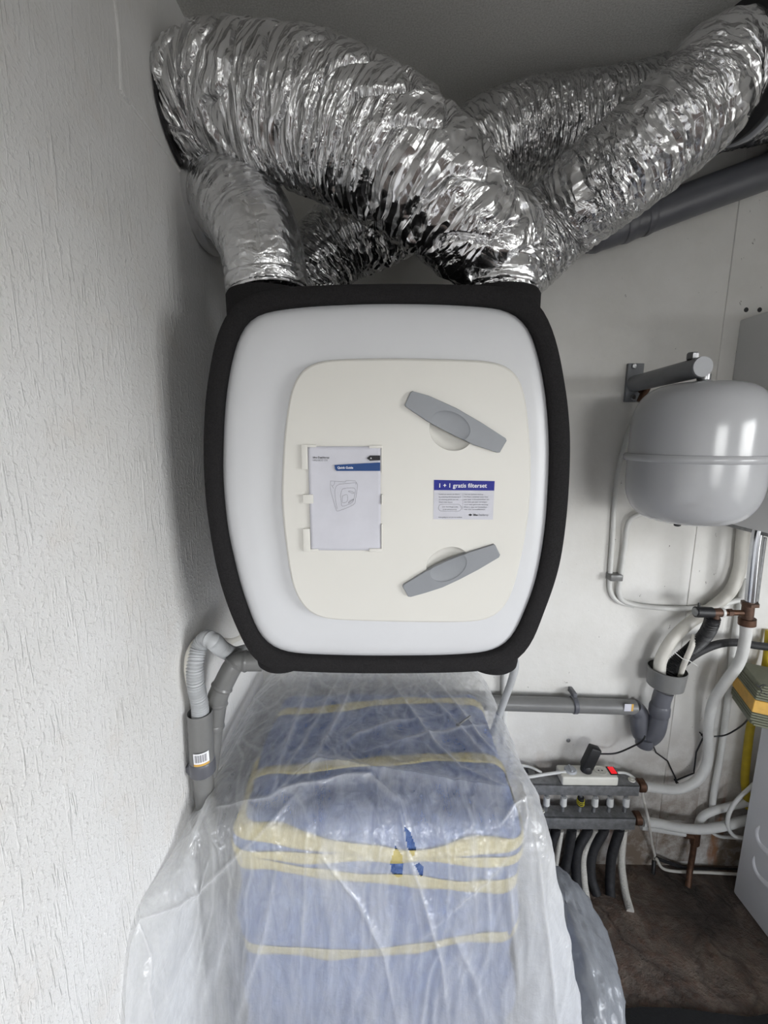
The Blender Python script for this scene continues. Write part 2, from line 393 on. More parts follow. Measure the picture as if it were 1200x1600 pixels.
def apply_cut(o, cutters):
    for c in cutters:
        md = o.modifiers.new('cut', 'BOOLEAN'); md.operation = 'DIFFERENCE'; md.object = c; md.solver = 'EXACT'
    dg = bpy.context.evaluated_depsgraph_get(); me = bpy.data.meshes.new_from_object(o.evaluated_get(dg))
    o.modifiers.clear(); old = o.data; o.data = me; bpy.data.meshes.remove(old)
    for c in cutters: bpy.data.objects.remove(c)
def text(body, name, mat, parent, x, y, z, h, w=None, bold=0.0, roll=0.0):
    """flat lettering facing -Y; h = capital height, w = wanted width, x,z = left baseline"""
    cu = bpy.data.curves.new(name, 'FONT'); cu.body = body; cu.size = 1; cu.offset = bold; cu.resolution_u = 3
    tmp = bpy.data.objects.new('tmp', cu); COL.objects.link(tmp)
    dg = bpy.context.evaluated_depsgraph_get(); me = bpy.data.meshes.new_from_object(tmp.evaluated_get(dg))
    bpy.data.objects.remove(tmp); bpy.data.curves.remove(cu)
    v = np.array([q.co[:] for q in me.vertices]); f = [list(p.vertices) for p in me.polygons]; bpy.data.meshes.remove(me)
    v[:, 0] -= v[:, 0].min(); sx = (w/v[:, 0].max()) if w else h/.72
    X, Zz = v[:, 0]*sx, v[:, 1]*h/.72
    cr_, sr_ = math.cos(roll), math.sin(roll)
    mb = MB().add(np.stack([x+X*cr_-Zz*sr_, np.full(len(v), y), z+X*sr_+Zz*cr_], -1), f)
    return mb.build(name, mat, parent, smooth=False)
def stroke(pts, w):                        # a flat printed line, facing -Y
    p = np.asarray(pts, float); d = np.gradient(p, axis=0); nrm = np.stack([-d[:, 2], 0*d[:, 0], d[:, 0]], -1)
    nrm /= np.linalg.norm(nrm, axis=1)[:, None]+1e-12; n = len(p)
    return np.concatenate([p+nrm*w/2, p-nrm*w/2]), [[i, i+1, n+i+1, n+i] for i in range(n-1)]
def polar(loop, n=160, cen=None):
    p = np.asarray(loop, float); c = p.mean(0) if cen is None else np.array(cen)
    a = np.unwrap(np.arctan2(p[:, 2]-c[2], p[:, 0]-c[0]))
    if a[-1] < a[0]: p = p[::-1]; a = a[::-1]
    r = np.hypot(p[:, 0]-c[0], p[:, 2]-c[2])
    A = np.concatenate([a-2*math.pi, a, a+2*math.pi]); R = np.concatenate([r, r, r]); o = np.argsort(A)
    th = np.linspace(0, 2*math.pi, n, endpoint=False); rr = np.interp(th, A[o], R[o])
    return np.stack([c[0]+rr*np.cos(th), np.full(n, c[1]), c[2]+rr*np.sin(th)], -1)
def soft(L, k=3):
    for _ in range(k): L = .5*L+.25*(np.roll(L, 1, 0)+np.roll(L, -1, 0))
    return L
def rings(loops, close_first=False, close_last=False):
    n = len(loops[0]); v = np.concatenate(loops); f = gridfaces(len(loops), n, True).tolist()
    if close_first: f.append(list(range(n)))
    if close_last: f.append(list(range((len(loops)-1)*n, len(loops)*n)))
    return v, f
def inset(loop, k, y):
    c = loop.mean(0); q = loop-c; r = np.hypot(q[:, 0], q[:, 2])[:, None]; q = q*(r-k)/r; q = q+c; q[:, 1] = y; return q

# ------------------------------------------------------------------ the room
def struct(name, mb, mat): return tag(mb.build(name, mat, smooth=False), kind='structure')
T = .12
struct('floor', MB().add(*box((RX0-T, RY0-T, -T), (RX1+T, RY1+T, 0))), 'floor')
struct('ceiling', MB().add(*box((RX0-T, RY0-T, RZ1), (RX1+T, RY1+T, RZ1+T))), 'ceiling')
wl = MB().add(*box((RX0-T, RY0-T, 0), (RX0, RY1+T, RZ1))); wl_o = wl.build('wall_left', 'wall_left', smooth=False, org=(RX0, 0, 0)); tag(wl_o, kind='structure')
wb = MB().add(*box((RX0, RY1, 0), (RX1+T, RY1+T, RZ1))).build('wall_back', 'wall_back', smooth=False, org=(0, RY1, 0)); tag(wb, kind='structure')
def right_wall():
    mb = MB(); a, b, z0, z1 = WIN['y0'], WIN['y1'], WIN['z0'], WIN['z1']
    for u0, u1, q0, q1 in ((RY0-T, a, 0, RZ1), (b, RY1, 0, RZ1), (a, b, 0, z0), (a, b, z1, RZ1)): mb.add(*box((RX1, u0, q0), (RX1+T, u1, q1)))
    struct('wall_right', mb, 'wall_plain')
    fr = MB(); w = .05
    def bar(u0, u1, q0, q1): fr.add(*box((RX1+T*.3, u0, q0), (RX1+T*.7, u1, q1), .004))
    bar(a, b, z0, z0+w); bar(a, b, z1-w, z1); bar(a, a+w, z0, z1); bar(b-w, b, z0, z1)
    for i in (1, 2): u = a+(b-a)*i/3; bar(u-w/2, u+w/2, z0, z1)
    struct('window_1', fr, 'window_frame')
right_wall()
def front_wall():
    mb = MB(); a, b, z0, z1 = FILL_WIN['x0'], FILL_WIN['x1'], FILL_WIN['z0'], FILL_WIN['z1']
    for u0, u1, q0, q1 in ((RX0-T, a, 0, RZ1), (b, RX1+T, 0, RZ1), (a, b, 0, z0), (a, b, z1, RZ1)): mb.add(*box((u0, RY0-T, q0), (u1, RY0, q1)))
    struct('wall_front', mb, 'wall_plain')
    fr = MB(); w = .05
    def bar(u0, u1, q0, q1): fr.add(*box((u0, RY0-T*.7, q0), (u1, RY0-T*.3, q1), .004))
    bar(a, b, z0, z0+w); bar(a, b, z1-w, z1); bar(a, a+w, z0, z1); bar(b-w, b, z0, z1); bar((a+b)/2-w/2, (a+b)/2+w/2, z0, z1)
    struct('fill_window', fr, 'window_frame')  # frame of the added fill-light window
front_wall()
# plaster ridge running to the duct hole, board joint on the back wall
rd = MB(); rd.add(*tube(cr([P(x, y, X=RX0-.001) for x, y in ((172, -60), (178, 0), (184, 60), (188, 143))], .02), .004, 8))
rd.add(*tube(cr([P(x, y, X=RX0-.001) for x, y in ((188, 143), (214, 178), (250, 226), (300, 296), (318, 325))], .02), .0045, 8))
struct('trim_1', rd, 'wall_left')
a0, a1 = P(1134, 480, Y=RY1), P(1083, 859, Y=RY1)
bx = (a0[0]+a1[0])/2
struct('trim_2', MB().add(*box((bx, RY1-.003, .02), (bx+.135, RY1+.01, RZ1-.02), .002)), 'wall_back')

# ------------------------------------------------------------------ ventilation unit
YF = .80
outer_px = [(460,448),(420,452),(395,458),(373,469),(357,485),(347,502),(336,534),(326,587),(320.5,632),(318,700),(320,760),(325,810),(340,895),(360,958),(382,1007),(390,1022),(402,1036),(425,1046),(486,1050),(560,1052),(630,1052),(700,1051),(760,1048),(795,1040),(817,1024),(828,1010),(838,990),(847.5,963),(862,925),(875,880),(884,820),(889,760),(891,700),(890,666),(886,621),(881,592),(875,556),(868,529),(859,502),(848,482),(835,466),(811,452),(790,448),(760,446),(680,444),(600,443.5),(520,445)]
inner_px = [(420,483.6),(398,486),(381,499),(371,519),(361,551),(352.5,595),(347.5,641),(345,700),(345,750),(349,800),(354,837),(362,873),(375,925),(387.7,959.5),(398.7,990.7),(413,1009),(435,1022),(468,1026),(560,1029),(630,1029),(700,1028),(772,1022.5),(790,1013),(803,1002),(813,982),(822,960),(836,925),(847,880),(856,820),(860,760),(862,700),(858,629),(851,582),(843,548),(834,516),(822,497.5),(804,484),(785,478),(760,477),(700,473),(600,471.5),(520,474),(460,478)]
cover_px = [(491.5,563.7),(532,561),(635,560),(754.6,563),(785,566.4),(806,577),(818,598),(824.6,645.7),(829.7,703.7),(830,741),(828,789),(821,840),(809,898.5),(799,932.6),(789,953),(771.6,967),(751,972.6),(635,973),(505,968.5),(484.7,961.7),(467.6,943),(457,919),(447,857.5),(440,789),(441,727.7),(445,669.6),(454,608),(464,581),(478,569)]
OUT = polar(cr(PL(outer_px, YF), .01, True)); INN = polar(cr(PL(inner_px, YF), .01, True), cen=OUT.mean(0)); OUT, INN = soft(OUT), soft(INN, 5)
cen = OUT.mean(0)
unit = thing('heat_recovery_unit', (cen[0], 1.1, OUT[:, 2].min()), 'white and black wall-hung ventilation unit with two grey handles under the foil ducts', 'ventilation unit')
MB().add(*rings([INN+[0, .02, 0], INN, inset(INN, -.004, YF-.004), inset(OUT, .006, YF-.004), OUT, inset(OUT, .002, YF+.05), inset(OUT, .022, YF+.06), inset(OUT, .03, 1.33)], False, True)).build('casing', 'rim', unit, angle=50)
k = lambda a, y: inset(INN, a, y)
MB().add(*rings([k(-.004, YF+.018), k(.002, YF+.010), k(.012, YF+.003), k(.03, YF-.001), k(.06, YF-.002), k(.16, YF-.002)], False, True)).build('front_panel', 'white_plastic', unit, angle=70)
YC = .778
COV = soft(polar(cr(PL(cover_px, YC), .008, True), 200), 14)
cover = MB().add(*rings([inset(COV, -.002, YF+.006), inset(COV, -.001, YC+.006), inset(COV, .001, YC+.002), inset(COV, .004, YC)], True, True)).build('service_cover', 'cream', unit, angle=25)
def dish(px, py, rx, rz, ang, depth, name='cutter'):
    c = P(px, py, Y=YC); bm = bmesh.new(); bmesh.ops.create_uvsphere(bm, u_segments=40, v_segments=24, radius=1)
    me = bpy.data.meshes.new(name); bm.to_mesh(me); bm.free(); o = bpy.data.objects.new(name, me); COL.objects.link(o)
    o.matrix_world = Matrix.Translation(Vector(c)) @ Matrix.Rotation(ang, 4, 'Y') @ Matrix.Diagonal((rx, depth, rz, 1))
    return o
apply_cut(cover, [dish(705, 674, .0405, .033, .42, .0155), dish(699, 881, .041, .031, -.42, .0155)])
cover.data.polygons.foreach_set('use_smooth', [True]*len(cover.data.polygons)); cover.data.set_sharp_from_angle(angle=math.radians(25))
hup = [(644.7,611),(669.5,618),(713,637.5),(755,662),(790.5,685),(791.7,688.5),(781,707),(777.5,707.3),(740,695),(704,677),(668,658.5),(633.5,635),(632.7,632),(641,613)]
hlo = [(772,850.6),(774,852),(781.5,867),(780,870.5),(747.5,890),(719,905),(691,918),(662.5,927),(641,932.8),(637.7,932),(629,916.5),(630.6,913.7),(664,893),(698,877.5),(733,862.7)]
for hp, dx in ((hup, dish(703, 666, .037, .024, .42, .0)), (hlo, dish(700, 885, .037, .024, -.42, .0))):
    lp = PL(hp, YC-.006); lp2 = inset(lp, .0012, YC-.0075)
    h = MB().add(*rings([lp+[0, .012, 0], lp, lp2], True, True)).build('handle', 'handle', unit, angle=20)
    mw = dx.matrix_world.copy(); mw.col[1] *= 0; mw.col[1][1] = .0038; mw.translation.y = YC-.0077; dx.matrix_world = mw
    apply_cut(h, [dx])
    h.data.polygons.foreach_set('use_smooth', [True]*len(h.data.polygons)); h.data.set_sharp_from_angle(angle=math.radians(14))
# clips that hold the booklet
def clip(rects):
    mb = MB()
    for i, (x0, y0, x1, y1, d) in enumerate(rects):
        d -= .0008*i; y0 += .25*i; x0 += .25*i; y1 -= .25*i
        a, b = P(x0, y1, Y=YC), P(x1, y0, Y=YC); mb.add(*box((a[0], YC-d, a[2]), (b[0], YC+.002, b[2]), .0009))
    mb.build('clip', 'cream', unit, angle=30)
clip([(472.5, 694.5, 481, 733, .007), (472.5, 694.5, 494.6, 699, .007)]); clip([(577, 695.7, 597, 700.2, .007), (595.2, 695.7, 597.4, 738, .006)])
clip([(474.5, 772, 490, 786, .007)]); clip([(596, 772, 598.4, 787.5, .007)])
clip([(475, 825, 485, 861, .007), (475, 856.5, 498, 861, .007)]); clip([(577, 856, 597, 861.5, .007), (595.4, 818, 597.6, 861.5, .006)])
# feet below, collars on top
for fx, fw in ((441, .056), (769, .056)):
    c = P(fx, 1050, Y=.86)
    MB().add(*lathe([(fw*.86, 1.128), (fw*.97, 1.134), (fw, 1.145), (fw, 1.22)], (c[0], .875, 0.0))).build('foot', 'rim', unit)
CX0, CX1, CX2, CYF, CYB, CZ = -.246, .216, .245, .93, 1.18, 1.900
for x, y in ((CX0, CYF), (CX0, CYB), (CX1, CYF), (CX2, CYB)):
        MB().add(*lathe([(.0835, 1.82), (.0835, CZ-.006), (.080, CZ), (.070, CZ)], (x, y, 0))).build('collar', 'rim', unit)
# sticker on the cover
YS = YC-.0006
st = MB(); q = PL([(678, 749.6), (773, 751.5), (770.2, 812), (677, 811.4)], YS); st.add(q, [[0, 1, 2, 3]]); sticker = st.build('sticker', 'paper', unit, smooth=False)
q = PL([(678.2, 749.8), (773, 751.7), (772.2, 766.6), (678, 765.8)], YS-.0003); MB().add(q, [[0, 1, 2, 3]]).build('sticker_band', 'navy', sticker, smooth=False)
def tx(body, x0, x1, yb, yt, mat, par, Y, bold=0.0):
    a = P(x0, yb, Y=Y); b = P(x1, yb, Y=Y); c = P(x0, yt, Y=Y)
    return text(body, 'lettering', mat, par, a[0], Y, a[2], c[2]-a[2], b[0]-a[0], bold)
tx('1 + 1 gratis filterset', 686.5, 760.7, 761.7, 755, 'white_ink', sticker, YS-.0006, .012)
for body, x0, x1, yb in (('Bestel uw eerste set filters', 685.6, 718, 773.1), ('bij webshop.ithodaalderop.nl', 685.6, 720, 777.3), ('en ontvang gratis een set', 685.6, 716, 781.3), ('filters naar keuze', 685.6, 707, 785.4), ('Voor een optimale werking:', 725, 755, 773.2), ('De filters minimaal twee keer', 725, 763, 777.2), ('per jaar schoonmaken en', 725, 764, 781.2), ('een keer per jaar vervangen', 725, 761, 785.2), ('voor een gezonde woning', 725, 762.5, 789.2), ('filters zijn te bestellen', 725, 761, 793.2), ('via uw installateur', 725, 758.5, 796.8), ('Uw kortingscode', 691, 715.5, 792.8), ('is uw serienummer', 692, 714, 796.8), ('Actie geldig tot een jaar na installatie', 685, 722, 809), ):
    tx(body, x0, x1, yb, yb-1.9, 'grey_ink', sticker, YS-.0006, .012)
tx('Itho', 739.5, 746.5, 806, 802.6, 'ink', sticker, YS-.0006, .03); tx('Daalderop', 747.6, 763, 806, 802.8, 'grey_ink', sticker, YS-.0006, .01)
ms = MB(); ms.add(PL([(731.5, 804.6), (735, 802.6), (738, 804.6), (735, 806.4)], YS-.0006), [[0, 1, 2, 3]]); ms.build('logo', 'ink', sticker, smooth=False)
oc = []
for i in range(41):
    a = 2*math.pi*i/40; ex = 12.3*np.sign(math.cos(a))+5.6*math.cos(a); oc.append(P(703+ex, 793.4+5.4*math.sin(a), Y=YS-.0005))
MB().add(*stroke(oc, .0005)).add(*stroke(PL([(723.2, 771), (722.8, 797)], YS-.0005), .0003)).build('printed_frame', 'grey_ink', sticker, smooth=False)
# booklet in the clips
bk_y = YC-.004
bq = PL([(481, 697.5), (594.6, 697.5), (594.6, 860), (481, 860)], bk_y)
bk = thing('instruction_booklet', (bq[:, 0].mean(), bk_y, bq[2, 2]), 'white instruction booklet with blue banner held by clips on the cover', 'booklet')
n = 24; xs = np.linspace(bq[0, 0], bq[1, 0], n); zs = np.linspace(bq[2, 2], bq[0, 2], 30)
XX, ZZ = np.meshgrid(xs, zs); YY = bk_y+.0009*np.sin((XX-xs[0])*70)*np.exp(-((ZZ-zs.mean())/.08)**2)+.0007*np.sin((XX-xs[0])*32+ZZ*20)
fr = np.stack([XX, YY, ZZ], -1)
pg = fastgrid('page', fr, False, 'paper', bk)
sd = pg.modifiers.new('thickness', 'SOLIDIFY'); sd.thickness = .0016; sd.offset = -1
yb_ = bk_y-.0026
def R1(pts): return PL([(465+x/8.276, 680+y/8.276) for x, y in pts], yb_)
MB().add(R1([(475, 385), (1068, 352), (1068, 462), (505, 462), (488, 445)]), [[0, 1, 2, 3, 4]]).build('banner', 'blue_print', bk, smooth=False)
MB().add(R1([(895, 297), (935, 262), (1068, 262), (1068, 325), (935, 330)]), [[0, 1, 2, 3, 4]]).build('arrow_tab', 'ink', bk, smooth=False)
def bt(body, x0, x1, yb, yt, mat, bold): tx(body, 465+x0/8.276, 465+x1/8.276, 680+yb/8.276, 680+yt/8.276, mat, bk, yb_-.0004, bold)
bt('Itho Daalderop', 198, 410, 299, 275, 'ink', .02); bt('HRU ECO 350', 198, 388, 335, 313, 'grey_ink', .01); bt('Quick Guide', 515, 718, 433, 404, 'white_ink', .02); bt('A', 938, 960, 309, 284, 'white_ink', .02)
dr = MB()
for ln in ([(425, 592), (520, 598), (620, 604), (625, 588), (750, 594), (752, 640)], [(425, 592), (425, 700), (455, 820), (495, 950), (505, 975), (530, 980), (720, 900), (750, 820), (775, 640), (752, 615)],
           [(500, 660), (482, 720), (490, 830), (512, 955)], [(500, 660), (540, 635), (640, 625), (752, 615)], [(570, 715), (555, 780), (565, 870), (580, 920), (705, 868), (735, 780), (740, 690), (640, 685), (585, 695), (570, 715)],
           [(580, 785), (640, 770), (640, 855), (580, 870), (580, 785)], [(655, 728), (680, 722), (728, 742), (722, 755), (690, 745), (655, 728)], [(655, 880), (720, 835), (722, 826), (670, 855), (655, 880)], [(435, 640), (465, 690)], [(445, 660), (470, 640), (480, 600)]):
    dr.add(*stroke(cr(R1(ln), .004), .0005))
dr.build('line_drawing', 'grey_ink', bk, smooth=False)

# ------------------------------------------------------------------ foil ducts
def foil_duct(name, parent, ctrl, rad, mat='foil', seed=0, pleat=.030, pa=.004, ca=.007, big=.0, big_p=.09, ds=.0026, m=240):
    ctrl = np.array(ctrl, float); c = cr(ctrl, ds); t, U, V, s = frames(c)
    ks = np.linspace(0, 1, len(rad)); r = np.interp(np.linspace(0, 1, len(c)), ks, rad)
    a = np.linspace(0, 2*math.pi, m, endpoint=False); A, Sg = np.meshgrid(a, s)
    ca_, sa_ = np.cos(A), np.sin(A)
    w = (fbm(ca_*1.6+seed, sa_*1.6, Sg*7, 3)-.5)
    ph = Sg/pleat+w*2.6+A/(2*math.pi)*1.0
    pl = np.abs(np.sin(math.pi*ph))                                  # soft pillows between sharp creases
    cw = (fbm(ca_*1.2+seed*3, sa_*1.2, Sg*4, 2)-.5)*2.2
    bg_ = np.minimum(1, np.abs(np.sin(math.pi*(Sg/big_p+cw)))*2.4)**.6
    # crinkle: long facets running round the sleeve
    q1 = (fbm(ca_*2.5+seed, sa_*2.5, Sg*14, 2)-.5)*1.3; q2 = (fbm(ca_*2.5+7, sa_*2.5+seed, Sg*14, 2)-.5)*1.3
    sk = Sg+.012*np.sin(A*2+seed)                                     # pleats run slightly askew
    f1 = ridge(fbm(ca_*1.5+seed+q1, sa_*1.5+3+q2, sk*62, 2, False)); f2 = ridge(fbm(ca_*3.5+q2, sa_*3.5+seed+q1, sk*120+5, 2, False)); f3 = ridge(fbm(ca_*2.4+9+q1, sa_*2.4+q2, sk*17+seed, 2))
    env = np.clip(np.minimum(s, s[-1]-s)/.03, 0, 1)[:, None]
    d = env*(pa*(pl-.6)+big*(bg_-.85)+ca*((f1-.5)*.55+(f2-.5)*.35+(f3-.5)*.8))
    rr = r[:, None]+d
    Vv = c[:, None]+rr[..., None]*(ca_[..., None]*U[:, None]+sa_[..., None]*V[:, None])
    o = fastgrid(name, Vv, True, mat, parent, attr=np.stack([ca_*.1+seed, sa_*.1, Sg], -1))
    return o, c, r
def tape_band(parent, c, r, i0, i1, m=160):
    cc = c[i0:i1]; t, U, V, sx = frames(cc); a = np.linspace(0, 2*math.pi, m, endpoint=False); A, Sg = np.meshgrid(a, sx)
    rr = np.asarray(r)[i0:i1][:, None]+.0035+.0012*(fbm(np.cos(A)*8, np.sin(A)*8, Sg*60, 3)-.5); rr[0] -= .003; rr[-1] -= .003
    fastgrid('tape_band', cc[:, None]+rr[..., None]*(np.cos(A)[..., None]*U[:, None]+np.sin(A)[..., None]*V[:, None]), True, 'foil_smooth', parent, attr=np.stack([np.cos(A)*.1+3, np.sin(A)*.1, Sg], -1))
# A: left wall -> front right collar
cA = [(RX0+.004, 1.035, 2.29), (RX0+.10, 1.00, 2.30), P(400, 166, Y=.965), P(515, 197, Y=.92), P(622, 252, Y=.89), P(700, 316, Y=.885), P(752, 372, Y=.905), (CX1, CYF, 2.0), (CX1, CYF, CZ)]
dA = thing('insulated_duct', cA[-1], 'thick pleated foil duct curving from the left wall down to the front right collar', 'duct', 'foil ducts')
_, c, r = foil_duct('foil_sleeve', dA, cA, [.094, .102, .110, .114, .114, .112, .106, .094, .082, .079], 'foil', 1, .034, .002, .0065, .016, .07)
tape_band(dA, c, r, len(c)-16, len(c)-2)
MB().add(*lathe([(.100, 0), (.108, .003), (.108, .008), (.094, .008)], (RX0, 1.035, 2.29), 'x')).build('wall_ring', 'black', dA)
# B: front left collar -> left wall
cB = [(CX0, CYF, CZ), P(411, 398, Y=.935), P(398, 360, Y=.96), P(377, 325, Y=1.01), (-.362, 1.075, 2.145), (RX0+.05, 1.118, 2.162), (RX0+.006, 1.122, 2.163)]
dB = thing('foil_elbow_duct', cB[0], 'smooth taped foil elbow on the front left collar, turning into the left wall', 'duct', 'foil ducts')
_, c, r = foil_duct('foil_sleeve', dB, cB, [.0785, .080, .085, .090, .092, .094, .095], 'foil_smooth', 5, .07, .0012, .0035, 0)
tape_band(dB, c, r, 2, 13)
MB().add(*tube(c[-10:], [.096, .102, .105, .107, .108, .108, .108, .107, .105, .102], 96, False)).build('wall_ring', 'foil_smooth', dB)
# C: rear left collar -> right, behind the others
cC = [(CX0, CYB, CZ), (CX0+.01, CYB, 1.97), P(520, 388, Y=1.20), P(585, 352, Y=1.20), P(680, 292, Y=1.22), P(790, 222, Y=1.24), P(940, 196, Y=1.25), P(1110, 160, Y=1.25), P(1290, 120, Y=1.25)]
dC = thing('insulated_duct', cC[0], 'crinkled foil duct rising from the rear left collar behind the other ducts', 'duct', 'foil ducts')
foil_duct('foil_sleeve', dC, cC, [.079, .086, .10, .102, .102, .102, .102, .102, .102], 'foil_dense', 9, .016, .004, .010, 0, m=200)
# E: rear right collar -> upper right
dR = np.array([1, .16, .32]); dR /= np.linalg.norm(dR); eE = P(1148, 120, Y=1.03)
cE = [(CX2, CYB, CZ), (CX2+.005, CYB, 1.97), P(862, 355, Y=1.16), P(925, 300, Y=1.10), P(1000, 240, Y=1.05), P(1080, 172, Y=1.025), eE-dR*.05, eE]
dE = thing('insulated_duct', cE[0], 'crinkled foil duct rising from the rear right collar to the upper right corner', 'duct', 'foil ducts')
_, c, r = foil_duct('foil_sleeve', dE, cE, [.079, .086, .092, .095, .097, .099, .098, .090], 'foil_dense', 13, .018, .0025, .010, 0)
d_ = dR
en = lambda a, b, k=6: np.array([c[-1]+d_*(a+(b-a)*i/(k-1)) for i in range(k)])
MB().add(*tube(en(-.006, .016), [.100, .112, .113, .113, .112, .100], 96, True)).build('rubber_ring', 'black', dE)
MB().add(*tube(en(.016, .034), [.108, .117, .118, .118, .117, .108], 96, True)).build('clamp_band', 'capgrey', dE)
MB().add(*tube(en(.034, .050), [.100, .112, .113, .113, .112, .100], 96, True)).build('rubber_ring', 'black', dE)
foil_duct('end_sleeve', dE, [c[-1]+dR*.05, c[-1]+dR*.14, c[-1]+np.array([.32, .07, .07]), c[-1]+np.array([.75, .10, .07]), (RX1-.004, 1.16, eE[2]+.07)], [.098, .102, .104, .102, .102], 'foil', 21, .03, .003, .009, 0, m=160)

# ------------------------------------------------------------------ dark pvc pipe under the right duct
YP = 1.34
pp = thing('drain_pipe', P(1050, 320, Y=YP), 'dark grey plastic pipe slanting up the back wall under the right foil duct', 'pipe')
pq = PL([(880, 372), (930, 366), (985, 348), (1090, 308), (1200, 268), (1330, 222)], YP)
cpts = cr(np.vstack([pq, [(RX1-.004, YP, pq[-1][2]+(RX1-pq[-1][0])*.12)]]), .012)
MB().add(*tube(cpts, .045, 28)).build('pipe_run', 'pvc_dark', pp)
for q in ((930, 366), (975, 351), (1008, 340)):
    i = int(np.argmin(np.linalg.norm(proj(cpts)-np.array(q), axis=1)))
    MB().add(*tube(cpts[i-1:i+2], [.0465, .0485, .0465], 28, False)).build('socket_ring', 'pvc_dark', pp)

# ------------------------------------------------------------------ expansion vessel and its bracket
tcx, tcy = P(1086, 700, Y=1.12)[0], 1.12
R_ = .150; zt, zb = 1.752, 1.398
prof = []
for i in range(13):
    a = math.pi/2*i/12; prof.append((R_*math.sin(a)**.5 if i else 0, zb+.115*(1-math.cos(a)**.9 if i < 12 else 1)))
zm = (zt+zb)/2-.008
prof += [(R_*1.0, zm-.012), (R_*1.0, zm+.012)]
for i in range(13):
    a = math.pi/2*(1-i/12); prof.append((R_*math.sin(a)**.5 if i < 12 else 0, zt-.115*(1-math.cos(a)**.9 if i else 1)))
tk = thing('expansion_vessel', (tcx, tcy, zb), 'grey pressure vessel hanging from the wall bracket beside the boiler', 'tank')
MB().add(*lathe([(max(a, 1e-7), b) for a, b in prof], (tcx, tcy, 0), 'z', 96)).build('vessel_body', 'tank', tk, angle=60)
MB().add(*lathe([(R_-.002, zm-.010), (R_+.006, zm-.009), (R_+.010, zm-.004), (R_+.010, zm+.004), (R_+.006, zm+.009), (R_-.002, zm+.010)], (tcx, tcy, 0), 'z', 96)).build('seam_ring', 'tank', tk)
MB().add(*lathe([(.021, zt-.006), (.021, zt+.003), (.015, zt+.006), (.015, zt+.02)], (tcx, tcy, 0), 'z', 24)).build('top_fitting', 'zinc', tk)
MB().add(*lathe([(.004, zb-.008), (.008, zb-.006), (.009, zb+.004)], (tcx-.035, tcy-.02, 0), 'z', 16)).build('bottom_plug', 'black', tk)
br = thing('wall_bracket', (tcx, 1.39, 1.72), 'grey steel bracket on the back wall that carries the pressure vessel', 'bracket')
a, b = P(975, 628, Y=1.394), P(1005.5, 568, Y=1.394)
MB().add(*box((a[0], 1.388, a[2]), (b[0], RY1, b[2]), .0015)).build('wall_plate', 'bracket', br)
e0 = P(1098, 573, Y=1.085); az = e0[2]; ax = e0[0]
MB().add(*pipe((a[0]+.025, 1.388, az-.004), (ax, 1.087, az), .0245, 32)).build('arm', 'bracket', br)
MB().add(*pipe((ax, 1.0875, az), (ax, 1.083, az), .0235, 32)).build('end_cap', 'capgrey', br)
MB().add(*lathe([(.013, az+.022), (.014, az+.026), (.014, az+.036), (.011, az+.039)], (ax-.004, tcy, 0), 'z', 6)).build('nut', 'zinc', br, smooth=False)
for px, py in ((991, 572), (990, 621)):
    c0 = P(px, py, Y=1.386); MB().add(*lathe([(.0075, 0), (.0085, -.002), (.006, -.005), (.0, -.005)], (c0[0], 1.388, c0[2]), 'y', 20)).build('screw', 'zinc', br)
cp_ = thing('copper_tee', P(1007, 618, Y=1.36), 'small copper elbow just below the bracket at the vessel top left', 'fitting')
cpA = P(1000, 628, Y=1.36); cpB = P(1010, 608, Y=1.36)
MB().add(*tube(cr([cpA, (cpA+cpB)/2+[0, 0, .004], cpB, cpB+[0, .036, 0]], .004), .010, 16)).build('elbow', 'copper', cp_)
MB().add(*pipe(cpB-[0, 0, .002], cpB+[0, 0, .013], .0125, 6)).build('coupling', 'brass', cp_, smooth=False)

# ------------------------------------------------------------------ boiler, washing machine
b0 = P(1155, 500, Y=1.399); b1 = P(1114, 812, Y=1.399)
bX = (b0[0]+b1[0])/2
bo = thing('boiler', (bX+.2, 1.2, b1[2]), 'white wall-hung boiler casing at the upper right behind the grey vessel', 'boiler')
MB().add(*box((bX, .99, b1[2]), (bX+.44, 1.399, b0[2]), .006)).build('casing', 'boiler', bo)
MB().add(*box((bX+.012, 1.005, b1[2]-.012), (bX+.428, 1.39, b1[2]+.002), .002)).build('bottom_plate', 'steel', bo)
MB().add(*box((bX+.004, .965, b1[2]+.05), (bX+.436, .992, b0[2]-.004), .006)).build('front_door', 'boiler', bo)
w0 = P(1145, 1395, Z=.0)
wX, wY = w0[0], w0[1]
wm = thing('washing_machine', (wX+.3, wY-.28, 0), 'white washing machine with curved embossed side panel at the lower right edge', 'washing machine')
MB().add(*box((wX, wY-.56, .004), (wX+.6, wY, .70), .006)).build('cabinet', 'appliance', wm)
MB().add(*box((wX-.002, wY-.565, .695), (wX+.602, wY+.002, .722), .005)).build('top_panel', 'appliance', wm)
for pl in ([(1215, 1345), (1190, 1320), (1184, 1300), (1190, 1288)], [(1215, 1395), (1188, 1370), (1179, 1348), (1181, 1335)]):
    rb_ = cr([P(x, y, X=wX+.004) for x, y in pl], .008)
    MB().add(*tube(rb_, np.interp(np.linspace(0, 1, len(rb_)), [0, .3, .8, 1], [.012, .012, .008, .003]), 12)).build('embossed_rib', 'appliance', wm)

